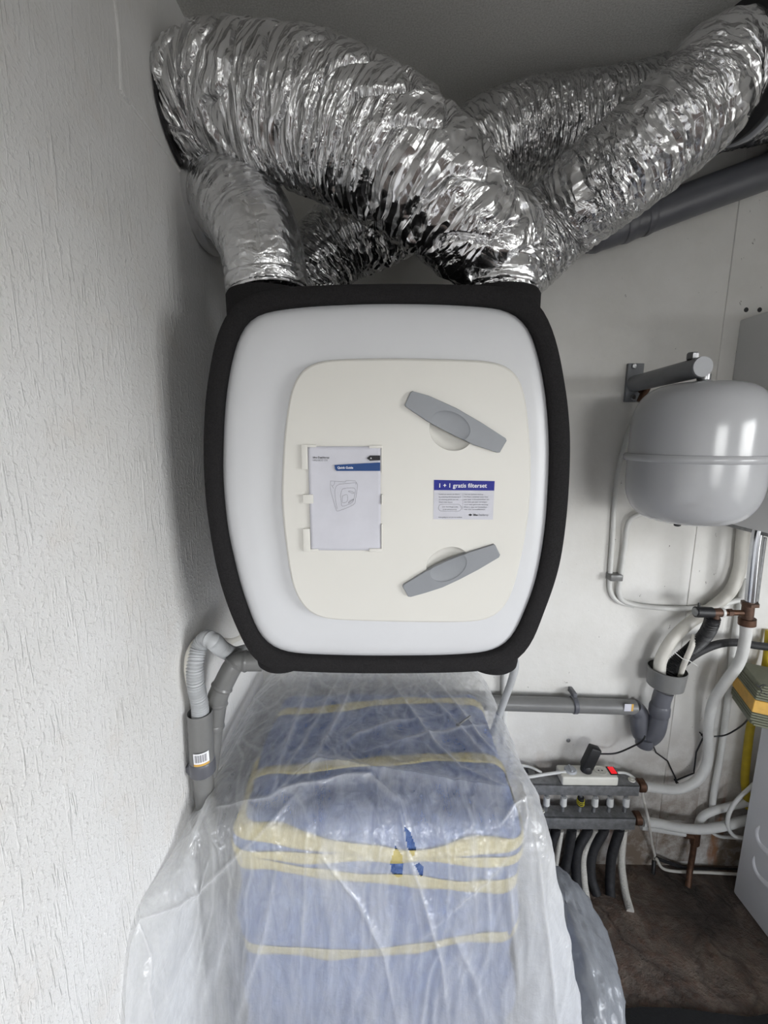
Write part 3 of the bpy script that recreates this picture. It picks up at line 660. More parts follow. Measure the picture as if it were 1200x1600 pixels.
# ------------------------------------------------------------------ wall pipes on the right
YW = 1.37
def tubething(name, label, cat, pts, r, mat, group=None, seg=14, **k):
    mb = MB().add(*hose(pts, r, seg, **k)); return tag(mb.build(name, mat), label, cat, group)
hp = PL([(1008, 800, 1.36), (983, 815, 1.375), (976, 855, 1.385), (970, 900, 1.385), (967, 925, 1.385), (976, 940, 1.385), (1010, 948, 1.385), (1060, 951, 1.385), (1110, 948, 1.385), (1145, 940, 1.385), (1168, 934, 1.38)])
tubething('vessel_hose', 'white pipe bending from below the grey vessel towards the brass valve', 'pipe', hp, .0085, 'whitepipe')
hp = PL([(1002, 630, 1.372), (985, 668, 1.385), (967, 730, 1.391), (960, 790, 1.391), (957, 840, 1.391), (953, 900, 1.391), (954, 925, 1.391), (966, 940, 1.391), (990, 947, 1.391)])
tubething('wall_pipe', 'white painted pipe running down the back wall from the copper elbow, left of the vessel', 'pipe', hp, .0075, 'whitepipe')
cl = MB(); q = P(961, 902, Y=1.378); cl.add(*box((q[0]-.02, 1.366, q[2]-.011), (q[0]+.021, 1.4, q[2]+.011), .003)); tag(cl.build('pipe_clip', 'pvc'), 'small grey clip holding the two white pipes on the back wall', 'clip')
# boiler pipe and relief valve
YV = 1.24
vl = thing('relief_valve', P(1165, 960, Y=YV), 'tarnished brass relief valve with black knob below the boiler', 'valve')
def horiz(x0, y0, x1, y1, r, mat, name, seg=24, Y=YV): MB().add(*pipe(P(x0, y0, Y=Y), P(x1, y1, Y=Y), r, seg)).build(name, mat, vl)
horiz(1087, 956, 1112, 957, .0165, 'black', 'knob'); horiz(1085.6, 956, 1087.5, 956, .012, 'steel', 'knob_disc')
MB().add(*box(P(1090, 952, Y=YV)+[0, -.003, .004], P(1094, 942, Y=YV)+[0, .003, 0], .001)).build('lever', 'black', vl)
horiz(1112, 957, 1126, 957, .013, 'brass', 'valve_body'); horiz(1126, 957, 1130, 957, .0145, 'whitepipe', 'washer'); horiz(1130, 957, 1160, 957.5, .0085, 'copper', 'stub'); horiz(1136, 957, 1143, 957, .012, 'brass', 'hex_nut', 6)
horiz(1117, 957, 1118, 972, .012, 'brass', 'outlet')
horiz(1170, 940, 1167, 966, .016, 'brass', 'tee_body'); horiz(1172, 941, 1171.5, 946, .0235, 'brass', 'tee_nut', 6); horiz(1167.5, 966, 1167, 976, .0225, 'copper', 'union_nut', 20)
tubething('boiler_pipe', 'bright steel pipe dropping from the boiler to the brass valve', 'pipe', PL([(1190, 815, YV), (1182, 845, YV), (1172, 943, YV)]), .0145, 'chrome', seg=22)
tubething('boiler_pipe', 'thin steel pipe behind the bright boiler pipe', 'pipe', PL([(1194, 840, 1.3), (1186, 900, 1.3), (1181, 940, 1.3)]), .007, 'steel')
tubething('composite_pipe', 'white printed pipe snaking from the brass valve down to the upper steel bar', 'pipe', PL([(1166, 974, YV), (1164, 1000, 1.26), (1155, 1035, 1.28), (1132, 1068, 1.30), (1114, 1098, 1.33), (1107, 1135, 1.345), (1107, 1165, 1.35), (1104, 1195, 1.35), (1088, 1220, 1.345), (1060, 1233, 1.34), (1030, 1232, 1.335), (1008, 1229, 1.335)]), .0155, 'whitepipe', seg=20)
tubething('riser_pipe', 'straight white pipe on the wall behind the snaking printed pipe', 'pipe', PL([(1165, 905, 1.385), (1150, 985, 1.385), (1141, 1060, 1.385), (1133, 1130, 1.385), (1124, 1190, 1.385), (1115, 1240, 1.385), (1111, 1286, 1.385)]), .0105, 'whitepipe')
# funnel trap
YT = 1.33
ft = thing('drain_funnel', P(1040, 1060, Y=YT), 'dark grey drain funnel with bent trap on the back wall', 'drain')
a, b = P(1043, 1044, Y=YT), P(1038, 1078, Y=YT); dv = (b-a); L = np.linalg.norm(dv)
fp = np.array([a+dv*q for q in (0, 0.02, .5, .78, .95, 1.0)])
MB().add(*tube(fp, [.056, .058, .056, .054, .034, .03], 40, False)).add(*tube(fp[[1, 2, 3]]+[0, 0, .001], [.0525, .0515, .049], 40, False)).build('cup', 'pvc', ft)
MB().add(*tube(cr([b-[0, 0, .005], P(1033, 1095, Y=YT), P(1030, 1118, Y=YT), P(1024, 1142, Y=YT), P(1012, 1153, Y=YT+.01), P(1002, 1147, Y=YT+.02), P(999, 1130, Y=YT+.025), P(999, 1114, Y=YT+.03), P(990, 1105, Y=YT+.03)], .008), .0285, 24)).build('trap_bend', 'pvc_dark', ft)
MB().add(*tube(PL([(1031.5, 1100), (1031, 1104), (1030, 1114), (1029.5, 1118)], YT), [.029, .032, .032, .029], 24, False)).build('socket_ring', 'pvc_dark', ft)
MB().add(*lathe([(.0, -.02), (.026, -.02), (.028, -.014), (.028, .012)], P(1007, 1157, Y=YT+.004), 'z', 24)).build('trap_plug', 'pvc_dark', ft)
gp = thing('drain_pipe', P(880, 1100, Y=1.355), 'horizontal grey plastic drain pipe on the back wall behind the covered stack', 'pipe')
MB().add(*pipe(P(700, 1096, Y=1.358), P(992, 1105, Y=1.358), .0255, 28)).build('pipe_run', 'pvc', gp)
q = P(985, 1105, Y=1.33); MB().add(*box(P(975, 1111, Y=1.3325)-[0, .001, 0], P(987, 1100, Y=1.3325)+[0, .0, 0])).build('label', 'paper', gp)
MB().add(*box(P(986, 1111, Y=1.3318)-[0, .001, 0], P(990, 1100, Y=1.3325)+[0, .0, 0])).build('label_stripe', 'ochre', gp)
q = P(897, 1101, Y=1.358)
ring = MB().add(*tube(np.array([q+[-.009, 0, 0], q+[-.006, 0, 0], q+[.006, 0, 0], q+[.009, 0, 0]]), [.026, .0305, .0305, .026], 28, False))
ring.add(*box((q[0]-.007, 1.353, q[2]+.026), (q[0]+.007, 1.4, q[2]+.044), .003)); ring.build('pipe_clamp', 'pvc_dark', gp)
# hoses into the funnel
Fm = lambda x, y, dy=0: P(x, y, Y=YT+dy)
tubething('drain_hose', 'thick white hose arching into the grey drain funnel', 'hose', [Fm(1030, 1056), Fm(1033, 1030), Fm(1050, 1000), Fm(1075, 975, .01), Fm(1105, 955, .03), Fm(1140, 925, .04), Fm(1155, 890, .045), Fm(1160, 845, .045), Fm(1164, 800, .045), Fm(1167, 770, .045)], .0185, 'creamhose', seg=18)
tubething('drain_hose', 'thin cream hose ending above the black corrugated hose in the funnel', 'hose', [Fm(1062, 1056, -.02), Fm(1070, 1035, -.035), Fm(1080, 1012, -.04), Fm(1086, 992, -.03)], .0085, 'creamhose')
tubething('corrugated_hose', 'black corrugated hose from the relief valve into the drain funnel', 'hose', [Fm(1043, 1054), Fm(1055, 1036), Fm(1080, 1015, -.02), Fm(1100, 995, -.05), Fm(1110, 978, -.08), Fm(1114, 964, -.088)], .0195, 'black', seg=20, corr=1, pitch=.007, amp=.09)
tubething('rubber_hose', 'smooth black hose leaving the drain funnel to the right', 'hose', [Fm(1053, 1056, -.005), Fm(1066, 1038, -.02), Fm(1090, 1020, -.03), Fm(1120, 1007, -.02), Fm(1150, 1004, 0), Fm(1185, 1009, 0), Fm(1230, 1014, 0)], .0125, 'blackhose', seg=16)
# gas pipe and meter
gpipe = tubething('gas_pipe', 'yellow gas pipe on the back wall behind the ribbed olive box', 'pipe', PL([(1203, 985, 1.38), (1197, 1040, 1.37), (1182, 1090, 1.365), (1172, 1140, 1.365), (1166, 1190, 1.365), (1164, 1225, 1.365), (1170, 1262, 1.37)]), .0125, 'yellow', seg=18)
mt_c = P(1221, 1092, Y=1.24)
gm = thing('gas_meter', mt_c-[0, 0, .09], 'olive ribbed box with ochre label band in front of the yellow gas pipe', 'meter')
rotm = Matrix.Rotation(math.radians(-20), 3, 'Z') @ Matrix.Rotation(math.radians(4), 3, 'Y')
mb = MB()
for i in range(16):
    z = mt_c[2]-.068+i*.0086; w = .098 if 2 < i < 14 else .098-.012*(abs(i-7.5)-5.5)/2
    if 5 <= i <= 9: continue
    mb.add(*box((mt_c[0]-w, mt_c[1]-.075, z-.0037), (mt_c[0]+w, mt_c[1]+.075, z+.0037), .0016, 1, rotm, mt_c))
mb.add(*box((mt_c[0]-.094, mt_c[1]-.071, mt_c[2]-.07), (mt_c[0]+.094, mt_c[1]+.071, mt_c[2]+.066), .003, 1, rotm, mt_c))
mb.build('ribbed_housing', 'olive', gm)
MB().add(*box((mt_c[0]-.0985, mt_c[1]-.0755, mt_c[2]-.028), (mt_c[0]+.0985, mt_c[1]+.0755, mt_c[2]+.014), .002, 1, rotm, mt_c)).build('label_band', 'ochre', gm)
mk = MB()
for pl in ([(1181, 1069), (1186, 1073), (1192, 1070), (1197, 1071)], [(1186, 1072), (1190, 1078), (1189, 1082)], [(1186, 1084), (1189, 1087)], [(1194, 1083), (1198, 1086)]):
    mk.add(*tube(cr([P(x, y, Y=1.1415+.004*(x-1180)/20*-1) for x, y in pl], .004), .0013, 6))
mk.build('printed_mark', 'ink', gm)
# ------------------------------------------------------------------ heating manifold
mx0, mx1, myf, myb = P(818, 1228, Y=1.31)[0], P(1000, 1228, Y=1.31)[0], 1.31, 1.362
zu1, zu0 = P(1000, 1228, Y=myf)[2], P(1000, 1244, Y=myf)[2]
zl1, zl0 = P(1000, 1279, Y=myf)[2], P(1000, 1297, Y=myf)[2]
mf = thing('heating_manifold', ((mx0+mx1)/2, 1.35, zl0), 'floor heating manifold of two galvanised steel bars low on the back wall', 'manifold')
for z0, z1, nm in ((zu0, zu1, 'upper_bar'), (zl0, zl1, 'lower_bar')):
    m_ = MB().add(*box((mx0, myf, z1-.004), (mx1, myb, z1), .0012)).add(*box((mx0, myf, z0), (mx1, myf+.004, z1), .0012)); m_.build(nm, 'steel', mf)
    MB().add(*pipe((mx0+.005, 1.338, (z0+z1)/2), (mx1+.012, 1.338, (z0+z1)/2), .018, 20)).build('header_pipe', 'brass', mf)
    rz = (z0+z1)/2
    MB().add(*tube(np.array([(mx1+.006+q, 1.336, rz) for q in (0, .004, .01, .016, .022, .026)]), [.016, .022, .023, .022, .023, .016], 20)).build('end_coupling', 'copper', mf)
    for bx_ in (mx0+.05, mx1-.05): MB().add(*box((bx_-.012, myb-.006, z0), (bx_+.012, RY1, z1-.006), .001)).build('wall_support', 'steel', mf)
for i, x in enumerate((853, 879.4, 906, 928.5, 952, 977)):
    q = P(x, 1255, Y=1.338)
    MB().add(*pipe((q[0], 1.338, zl1+.001), (q[0], 1.338, zu0+.02), .007, 14)).build('valve_stem', 'zinc', mf)
    MB().add(*lathe([(.0095, zl1+.028), (.0115, zl1+.03), (.0105, zl1+.062), (.008, zl1+.062)], (q[0], 1.334, 0), 'z', 18)).build('valve_cap', 'black' if i == 2 else 'whitepipe', mf)
    if i == 2:
        y_ = MB()
        for kz in range(3): y_.add(*tube(np.array([(q[0]+.0122*math.cos(a), 1.334+.0122*math.sin(a), zl1+.038+kz*.007+.003*math.sin(a)) for a in np.linspace(0, 2*math.pi, 17)]), .0012, 6))
        y_.build('colour_ring', 'yellow_thread', mf)
    MB().add(*pipe((q[0]-.004, 1.34, zl0-.022), (q[0]-.004, 1.34, zl0+.012), .0115, 14)).build('outlet_nut', 'zinc', mf)
for px, py, z in ((987, 1218, zu1), (846, 1266, zl1)):
    q = P(px, py, Z=z+.002); MB().add(*lathe([(.0, .006), (.004, .006), (.0045, .003), (.011, .0035), (.012, 0)], q-[0, 0, .002], 'z', 20)).build('plastic_washer', 'stripwhite', mf)
# hoses below the manifold
def floorhose(name, label, pts, r, mat, corr=0, dy=0):
    end = P(*pts[-1], Z=.004); n = len(pts)
    ctrl = [P(x, y, Y=(1.34+dy)+((end[1]-(1.34+dy))*(i/(n-1))**1.5)) for i, (x, y) in enumerate(pts[:-1])]+[end]
    q0 = ctrl[0].copy(); q0[2] += .02
    tubething(name, label, 'hose', [q0]+ctrl, r, mat, seg=14, corr=corr, pitch=.005, amp=.05)
for lab, pts in (('leftmost dusty black heating hose below the steel bars, beside the plastic', [(852, 1300), (846, 1330), (845, 1362), (848, 1392)]), ('second dusty black heating hose from the left below the steel bars', [(868, 1300), (858, 1330), (856, 1365), (860, 1398)]),
                 ('third dusty black heating hose from the left below the steel bars', [(893, 1300), (886, 1345), (879, 1380), (880, 1405)]), ('fourth dusty black heating hose from the left below the steel bars', [(918, 1299), (902, 1331), (901, 1377), (908, 1408)]),
                 ('fifth dusty black heating hose from the left below the steel bars', [(943, 1299), (926, 1331), (923, 1366), (932, 1397)]), ('rightmost dusty black heating hose below the steel bars', [(967, 1301), (956, 1337), (953, 1377), (954, 1401)])):
    floorhose('heating_hose', lab, pts, .0165, 'blackhose')
for lab, pts, r in (('leftmost white heating pipe between black hoses', [(876, 1304), (870, 1340), (866, 1375), (866, 1396)], .0095), ('second white heating pipe from the left between black hoses', [(901, 1304), (896, 1340), (892, 1378), (893, 1400)], .0095),
                 ('white corrugated heating pipe curving between the fourth and fifth black hoses', [(930, 1302), (912, 1335), (912, 1372), (917, 1408)], .0125), ('rightmost white corrugated heating pipe entering the floor', [(974, 1302), (971, 1347), (977, 1393), (985, 1424)], .0125)):
    floorhose('heating_pipe', lab, pts, r, 'creamhose', corr=1, dy=.012)
# supply pipes to the right
tubething('supply_pipe', 'thick white pipe from the lower steel bar passing behind the washing machine', 'pipe', PL([(1004, 1284, 1.336), (1030, 1287, 1.335), (1060, 1293, 1.335), (1095, 1296, 1.335), (1130, 1291, 1.34), (1168, 1281, 1.35), (1230, 1268, 1.36)]), .0155, 'whitepipe', seg=18)
tubething('supply_pipe', 'white pipe hooking up from behind the thick pipe to the right', 'pipe', PL([(1090, 1294, 1.366), (1096, 1278, 1.366), (1112, 1268, 1.366), (1140, 1260, 1.366), (1170, 1253, 1.366), (1230, 1240, 1.366)]), .013, 'whitepipe', seg=18)
tubething('supply_pipe', 'thin white pipe under the thick one ending at the rusty copper tee', 'pipe', PL([(1002, 1292, 1.355), (1035, 1297, 1.355), (1072, 1303, 1.355)]), .010, 'whitepipe')
tubething('white_cable', 'thin white cable looping beside the washing machine', 'cable', PL([(1178, 1225, 1.34), (1150, 1252, 1.33), (1138, 1275, 1.325), (1138, 1293, 1.325), (1147, 1306, 1.325), (1165, 1310, 1.325), (1190, 1312, 1.33)]), .0065, 'whitepipe')
tubething('white_cable', 'thin white cable lying low behind the thick white pipe', 'cable', PL([(1108, 1290, 1.38), (1112, 1300, 1.38), (1125, 1307, 1.38), (1150, 1309, 1.375), (1180, 1310, 1.37)]), .0055, 'whitepipe')
tubething('white_cable', 'white cable dropping from the upper bar coupling to the floor', 'cable', PL([(1003, 1238, 1.35), (1007, 1255, 1.35), (1013, 1280, 1.30), (1016, 1300, 1.33), (1019, 1320, 1.36), (1023, 1338, 1.375), (1021, 1348, 1.38)]), .0045, 'creamhose')
tubething('black_rope', 'dark cable stretched low along the foot of the back wall', 'cable', PL([(1024, 1340, 1.37), (1045, 1348, 1.375), (1075, 1357, 1.385), (1110, 1358, 1.388), (1170, 1360, 1.388)]), .006, 'blackhose')
tubething('white_cable', 'grey white cable lying along the foot of the wall to the right', 'cable', PL([(1026, 1342, 1.36), (1036, 1357, 1.36), (1062, 1362, 1.36), (1100, 1363, 1.36), (1170, 1367, 1.36)]), .005, 'creamhose')
tubething('cable_stub', 'short black cable stub poking out of the floor by the wall', 'cable', [P(1022, 1345, Y=1.372), P(1021, 1358, Y=1.36), P(1020, 1366, Y=1.35)], .007, 'black')
rt = thing('copper_tee', P(1080, 1340, Y=1.355), 'rusty dark pipe with tee rising from the floor below the white pipes', 'fitting')
MB().add(*tube(cr(PL([(1086, 1300, 1.355), (1083, 1330, 1.352), (1078, 1360, 1.34), (1075, 1386, 1.315)]), .01), .010, 14)).build('riser', 'copper', rt)
MB().add(*pipe(P(1087, 1298, Y=1.353), P(1085, 1318, Y=1.353), .016, 8)).build('tee_body', 'copper', rt)
MB().add(*pipe(P(1070, 1304, Y=1.353), P(1084, 1306, Y=1.353), .0125, 12)).build('branch', 'copper', rt)
# ------------------------------------------------------------------ power strip with plug, black wire
sx0, sx1 = P(878, 1205, Y=1.315)[0], P(966, 1205, Y=1.315)[0]; sz = zu1+.0005
ps = thing('power_strip', ((sx0+sx1)/2, 1.335, sz), 'white power strip with red switch lying on the upper steel bar', 'power strip')
pv = ((sx0+sx1)/2, 1.335, sz); sh = .034
MB().add(*box((sx0, 1.306, sz), (sx1, 1.366, sz+sh), .006, 3)).build('body', 'stripwhite', ps)
def onstrip(px): return P(px, 1198, Z=sz+sh)[0]
for x, nm in ((888, 'safety_cover'), (934, 'socket')):
    X_ = onstrip(x)
    if nm == 'socket':
        sk = MB().add(*lathe([(.0195, .001), (.019, .002), (.0175, .0005), (.017, -.008+.0085), (.0, .0006)], (X_, 1.337, sz+sh), 'z', 32)).build('socket', 'stripwhite', ps)
        MB().add(*lathe([(.003, .0018), (.0028, .002), (0, .002)], (X_-.006, 1.337, sz+sh), 'z', 10)).add(*lathe([(.003, .0018), (.0028, .002), (0, .002)], (X_+.006, 1.337, sz+sh), 'z', 10)).build('pin_hole', 'black', sk)
    else:
        sk = MB().add(*lathe([(.021, 0), (.021, .003), (.018, .007), (.007, .008), (0, .008)], (X_, 1.337, sz+sh), 'z', 32)).build('safety_cover', 'capgrey', ps)
        MB().add(*box((X_-.003, 1.322, sz+sh+.006), (X_+.003, 1.352, sz+sh+.013), .001)).build('grip', 'capgrey', sk)
X_ = onstrip(952)
MB().add(*box((X_-.014, 1.318, sz+sh-.001), (X_+.014, 1.356, sz+sh+.002), .001)).build('switch_frame', 'black', ps)
MB().add(*box((X_-.010, 1.322, sz+sh+.001), (X_+.010, 1.352, sz+sh+.005), .0015)).build('switch', 'red', ps)
X_ = onstrip(912)
pg_ = thing('power_plug', (X_, 1.337, sz+sh), 'black angled power plug standing in the white power strip', 'plug')
top = P(930, 1170, Y=1.335)
MB().add(*lathe([(.019, .0012), (.0195, .004), (.018, .022), (.015, .026)], (X_, 1.337, sz+sh), 'z', 28)).build('plug_face', 'black', pg_)
b_ = np.array([X_, 1.337, sz+sh+.018])
ax_ = top-b_; ln = np.linalg.norm(ax_); tilt = math.atan2(ax_[0], ax_[2])
MB().add(*box((b_[0]-.019, b_[1]-.016, b_[2]-.004), (b_[0]+.019, b_[1]+.016, b_[2]+ln+.006), .006, 2, Matrix.Rotation(tilt, 3, 'Y'), b_)).build('plug_grip', 'black', pg_)
YB = 1.375
tubething('black_wire', 'thin black wire from the plug to the drain trap', 'wire', PL([(924, 1178, 1.335), (940, 1178, 1.345), (962, 1177, 1.36), (985, 1168, 1.33), (1003, 1158, 1.292), (1008, 1150, 1.288)]), .0028, 'black', seg=8)
def straight(pts):
    o = []
    for a, b in zip(pts[:-1], pts[1:]): o += [np.array(a)+(np.array(b)-np.array(a))*q for q in (0, .12, .5, .88)]
    return o+[np.array(pts[-1])]
tubething('black_wire', 'thin black wire zigzagging over nails right of the drain trap', 'wire', straight(PL([(1016, 1154, 1.33), (1025, 1176, 1.385), (1043, 1189, 1.39), (1057, 1219, 1.388), (1084, 1208, 1.388), (1088, 1175, 1.388), (1100, 1150, 1.388)])), .0026, 'black', seg=8)
tubething('black_wire', 'thin black wire from the white pipes up to the ribbed box', 'wire', PL([(1112, 1151, 1.375), (1132, 1149, 1.36), (1150, 1140, 1.33), (1163, 1130, 1.29), (1171, 1120, 1.25)]), .0026, 'black', seg=8)
for lab, (x, y) in (('lower black nail holding the zigzag wire', (1057, 1222)), ('upper black nail beside the snaking white pipe', (1097, 1148))):
    q = P(x, y, Y=1.384); tag(MB().add(*lathe([(.0, -.006), (.005, -.005), (.005, 0), (.002, .001), (.002, .02)], q, 'y', 12)).build('nail', 'black'), lab, 'nail')
tubething('power_cable', 'white cord of the power strip leading left behind the plastic', 'cable', PL([(884, 1206, 1.33), (865, 1208, 1.33), (845, 1211, 1.325), (825, 1214, 1.32), (795, 1214, 1.33)]), .0052, 'whitepipe')
tubething('power_cable', 'white cord arching above the left end of the upper bar', 'cable', PL([(846, 1207, 1.37), (832, 1200, 1.37), (815, 1196, 1.37), (795, 1196, 1.37)]), .0045, 'whitepipe')
tubething('power_cable', 'short white cord curving from the power strip to the right coupling', 'cable', PL([(964, 1207, 1.34), (978, 1208, 1.345), (990, 1215, 1.352), (1000, 1228, 1.36), (1003, 1238, 1.362)]), .0045, 'whitepipe')
# hose right below the unit
tubething('condensate_hose', 'grey hose with a dark stripe slanting down behind the right foot of the unit', 'hose', PL([(800, 1012, .99), (805, 1038, 1.0), (799, 1064, 1.03), (786, 1100, 1.08), (770, 1145, 1.15)]), .0095, 'greyhose')
tubething('wall_conduit', 'white conduit running down the back wall behind the grey hose', 'conduit', PL([(790, 1030, 1.385), (789, 1060, 1.385), (788, 1100, 1.388), (787, 1200, 1.388)]), .012, 'whitepipe')

# ------------------------------------------------------------------ left corner drain
XL = RX0+.034
ld = thing('drain_stack', P(314, 1240, X=XL), 'grey open-topped drain pipe with a barcode label on the left wall', 'drain')
tp = P(312, 1112, X=XL); bt_ = P(316, 1192, X=XL); rp_ = .0262
MB().add(*tube(np.array([bt_, bt_+(tp-bt_)*.5, tp-[0, 0, .004], tp]), [rp_, rp_, rp_, rp_*.98], 32, False)).add(*tube(np.array([tp-[0, 0, .10], tp-[0, 0, .004], tp]), [rp_*.9, rp_*.9, rp_*.975], 32, False)).build('open_socket', 'pvc', ld)
bot = bt_.copy(); bot[2] = .0
MB().add(*tube(np.array([bot, bt_-[0, 0, .02], bt_+[0, 0, .004]]), [rp_*.8, rp_*.8, rp_*.85], 28)).build('pipe_run', 'pvc', ld)
MB().add(*tube(np.array([bt_-[0, 0, .024], bt_-[0, 0, .02], bt_+[0, 0, .006], bt_+[0, 0, .01]]), [rp_*.9, rp_*1.06, rp_*1.06, rp_], 28, False)).build('socket_ring', 'pvc_dark', ld)
MB().add(*box(bt_+[-.03, -.012, -.022], bt_+[-.02, .012, .0], .003)).add(*box((RX0, bt_[1]-.01, bt_[2]-.018), (bt_[0]-.018, bt_[1]+.01, bt_[2]-.004), .002)).build('pipe_clamp', 'pvc_dark', ld)
def onpipe(cx, z0, z1, a0, a1, r, c0, n=10):
    a = np.linspace(a0, a1, n); v = np.array([(c0[0]+r*math.cos(q), c0[1]+r*math.sin(q), z) for z in (z0, z1) for q in a]); return v, [[i, i+1, n+i+1, n+i] for i in range(n-1)]
zc0, zc1 = P(312, 1186, X=XL)[2], P(312, 1168, X=XL)[2]; vw = -math.pi/2+.42
lb = MB().add(*onpipe(0, zc0, zc1, vw-.62, vw+.62, rp_+.0007, bt_)).build('label', 'white_ink', ld)
bars = MB(); aa = vw-.5
for i in range(11):
    wd = (.03, .055, .025, .05)[i % 4]; bars.add(*onpipe(0, zc0+.004, zc1-.003, aa, aa+wd, rp_+.0011, bt_, 3)); aa += wd+.048
bars.build('barcode', 'ink', lb, smooth=False)
MB().add(*onpipe(0, zc0-.005, zc0, vw-.62, vw+.62, rp_+.0009, bt_)).build('label_stripe', 'ochre', lb)
dp = thing('drain_pipe', P(345, 1080, Y=.93), 'grey jointed drain pipe bending from the unit down beside the open drain', 'pipe')
jp = cr([P(410, 1033, Y=.93), P(384, 1033, Y=.925), P(371, 1034, Y=.922), P(362, 1044, Y=.915), P(350, 1067, Y=.907), P(343, 1082, Y=.902), P(339, 1096, Y=.898), P(331, 1150, Y=.885), P(326, 1192, Y=.865), P(322, 1212, Y=.855)], .006)
MB().add(*tube(jp, .0232, 26)).build('pipe_run', 'pvc', dp)
for q in ((384, 1032), (366, 1036), (345, 1072), (338, 1098), (333, 1136)):
    i = int(np.argmin(np.linalg.norm(proj(jp)-np.array(q), axis=1))); i = min(max(i, 2), len(jp)-3)
    MB().add(*tube(jp[i-1:i+2], [.0236, .0258, .0236], 26, False)).build('joint_ring', 'pvc', dp)
tubething('corrugated_hose', 'pale grey corrugated hose arching out of the open drain on the left wall', 'hose', [tp-[0, 0, .035], P(312, 1100, X=XL+.003), P(306, 1070, X=XL), P(305, 1040, X=XL), P(311, 1012, X=XL+.003), P(322, 998, X=XL+.02), P(334, 1002, X=XL+.04), P(347, 1014, Y=.92), P(366, 1022, Y=.97), P(384, 1018, Y=1.03)], .0165, 'greyhose', seg=20, corr=1, pitch=.0062, amp=.13)
tubething('drain_hose', 'smooth cream hose looping behind the corrugated hose at the left wall', 'hose', [tp+[.004, .010, -.03], P(318, 1105, X=XL-.006), P(303, 1075, X=XL-.012), P(297, 1045, X=XL-.014), P(300, 1020, X=XL-.012), P(312, 1002, X=XL-.012), P(330, 1000, X=XL), P(355, 1003, Y=1.12), P(390, 985, Y=1.3)], .0125, 'creamhose', seg=16)
tubething('corner_pipe', 'pale pipe standing in the corner behind the left drain', 'pipe', [P(378, 1045, Y=1.33), P(384, 1085, Y=1.34), P(392, 1130, Y=1.35), P(398, 1170, Y=1.35)], .016, 'whitepipe', seg=16)

# ------------------------------------------------------------------ wrapped bale under the film
BX0, BX1, BY0, BY1, BZ = -.352, .298, .793, 1.31, .788
bale = thing('fleece_bale', (0, (BY0+BY1)/2, 0), 'blue fleece-wrapped block strapped with yellow tape under the clear sheet', 'bale')
rr_ = .045
# closed box shell from a displaced rounded cube
bm = bmesh.new(); bmesh.ops.create_cube(bm, size=1)
for v in bm.verts: v.co = Vector(((BX0+BX1)/2+v.co.x*(BX1-BX0), (BY0+BY1)/2+v.co.y*(BY1-BY0), BZ/2+.002+v.co.z*BZ))
bmesh.ops.bevel(bm, geom=bm.edges[:], offset=rr_, segments=4, affect='EDGES', profile=.5)
bmesh.ops.subdivide_edges(bm, edges=[e for e in bm.edges if e.calc_length() > .06], cuts=40, use_grid_fill=True)
bm.normal_update(); co = np.array([v.co[:] for v in bm.verts]); no = np.array([v.normal[:] for v in bm.verts])
dsp = .022*(fbm(co[:, 0]*7, co[:, 1]*7, co[:, 2]*7, 3)-.5)+.010*(fbm(co[:, 0]*30, co[:, 1]*30, co[:, 2]*30, 2)-.5)
bulge = -.010*np.cos(co[:, 2]*2*math.pi/.21)
co2 = co+no*(dsp+bulge*.7*np.clip((.78-co[:, 2])/.08, 0, 1))[:, None]; co2[:, 2] = np.maximum(co2[:, 2], .001)
for v, q in zip(bm.verts, co2): v.co = Vector(q)
from mathutils.bvhtree import BVHTree
BVH = BVHTree.FromBMesh(bm)
bm.verts.index_update(); MB().add([tuple(v.co) for v in bm.verts], [[q.index for q in f.verts] for f in bm.faces]).build('fleece_cover', 'fleece', bale, angle=180); bm.free()
def strap(pts, w, top, idx):
    """tape laid on the fleece: across the top or the front, then on round both sides"""
    c = [P(x, y, Z=BZ+.006) if top else P(x, y, Y=BY0-.004) for x, y in pts]
    c = [q for q in c if BX0+.02 < q[0] < BX1-.02]; a, b = c[0], c[-1]
    if top:
        ends = lambda q, X: [np.array([X, q[1], q[2]-.03]), np.array([X, q[1], q[2]-.20])]
    else:
        ends = lambda q, X: [np.array([X, q[1]+.03, q[2]]), np.array([X, q[1]+.22, q[2]])]
    c = cr(ends(a, BX0-.004)[::-1]+c+ends(b, BX1+.004), .009)
    d = np.gradient(c, axis=0); d /= np.linalg.norm(d, axis=1)[:, None]; rows = []
    for q, t in zip(c, d):
        kx = np.clip((q[0]-(BX1-.03))/.03, 0, 1)-np.clip(((BX0+.03)-q[0])/.03, 0, 1); k0 = 1-abs(kx)
        n = np.array([kx, 0, k0]) if top else np.array([kx, -k0, 0]); n /= np.linalg.norm(n)
        sd = np.cross(t, n); sd /= np.linalg.norm(sd); row = []
        for u in (-.5, -.25, 0, .25, .5):
            p = q+sd*w*1.35*u*(1+.18*math.sin(q[0]*31+idx)); h = BVH.ray_cast(Vector(p+n*.08), Vector(-n), .2)
            row.append((np.array(h[0]) if h[0] is not None else p)+n*(.0025+.0012*idx))
        rows.append(row)
    v = np.array(rows); k = np.ones(5)/5
    for ax in range(3):
        for m in range(5): v[2:-2, m, ax] = np.convolve(v[:, m, ax], k, 'valid')
    o = fastgrid('yellow_strap', v, False, 'tape', bale)
    md = o.modifiers.new('thickness', 'SOLIDIFY'); md.thickness = .0012; md.offset = 0
strap([(425, 1118), (520, 1108), (620, 1094), (760, 1078)], .026, True, 0)
strap([(362, 1222), (430, 1204), (560, 1192), (680, 1184), (790, 1172)], .022, True, 1)
strap([(336, 1300), (420, 1306), (520, 1319), (600, 1331), (660, 1333), (740, 1322), (826, 1300)], .022, False, 2)
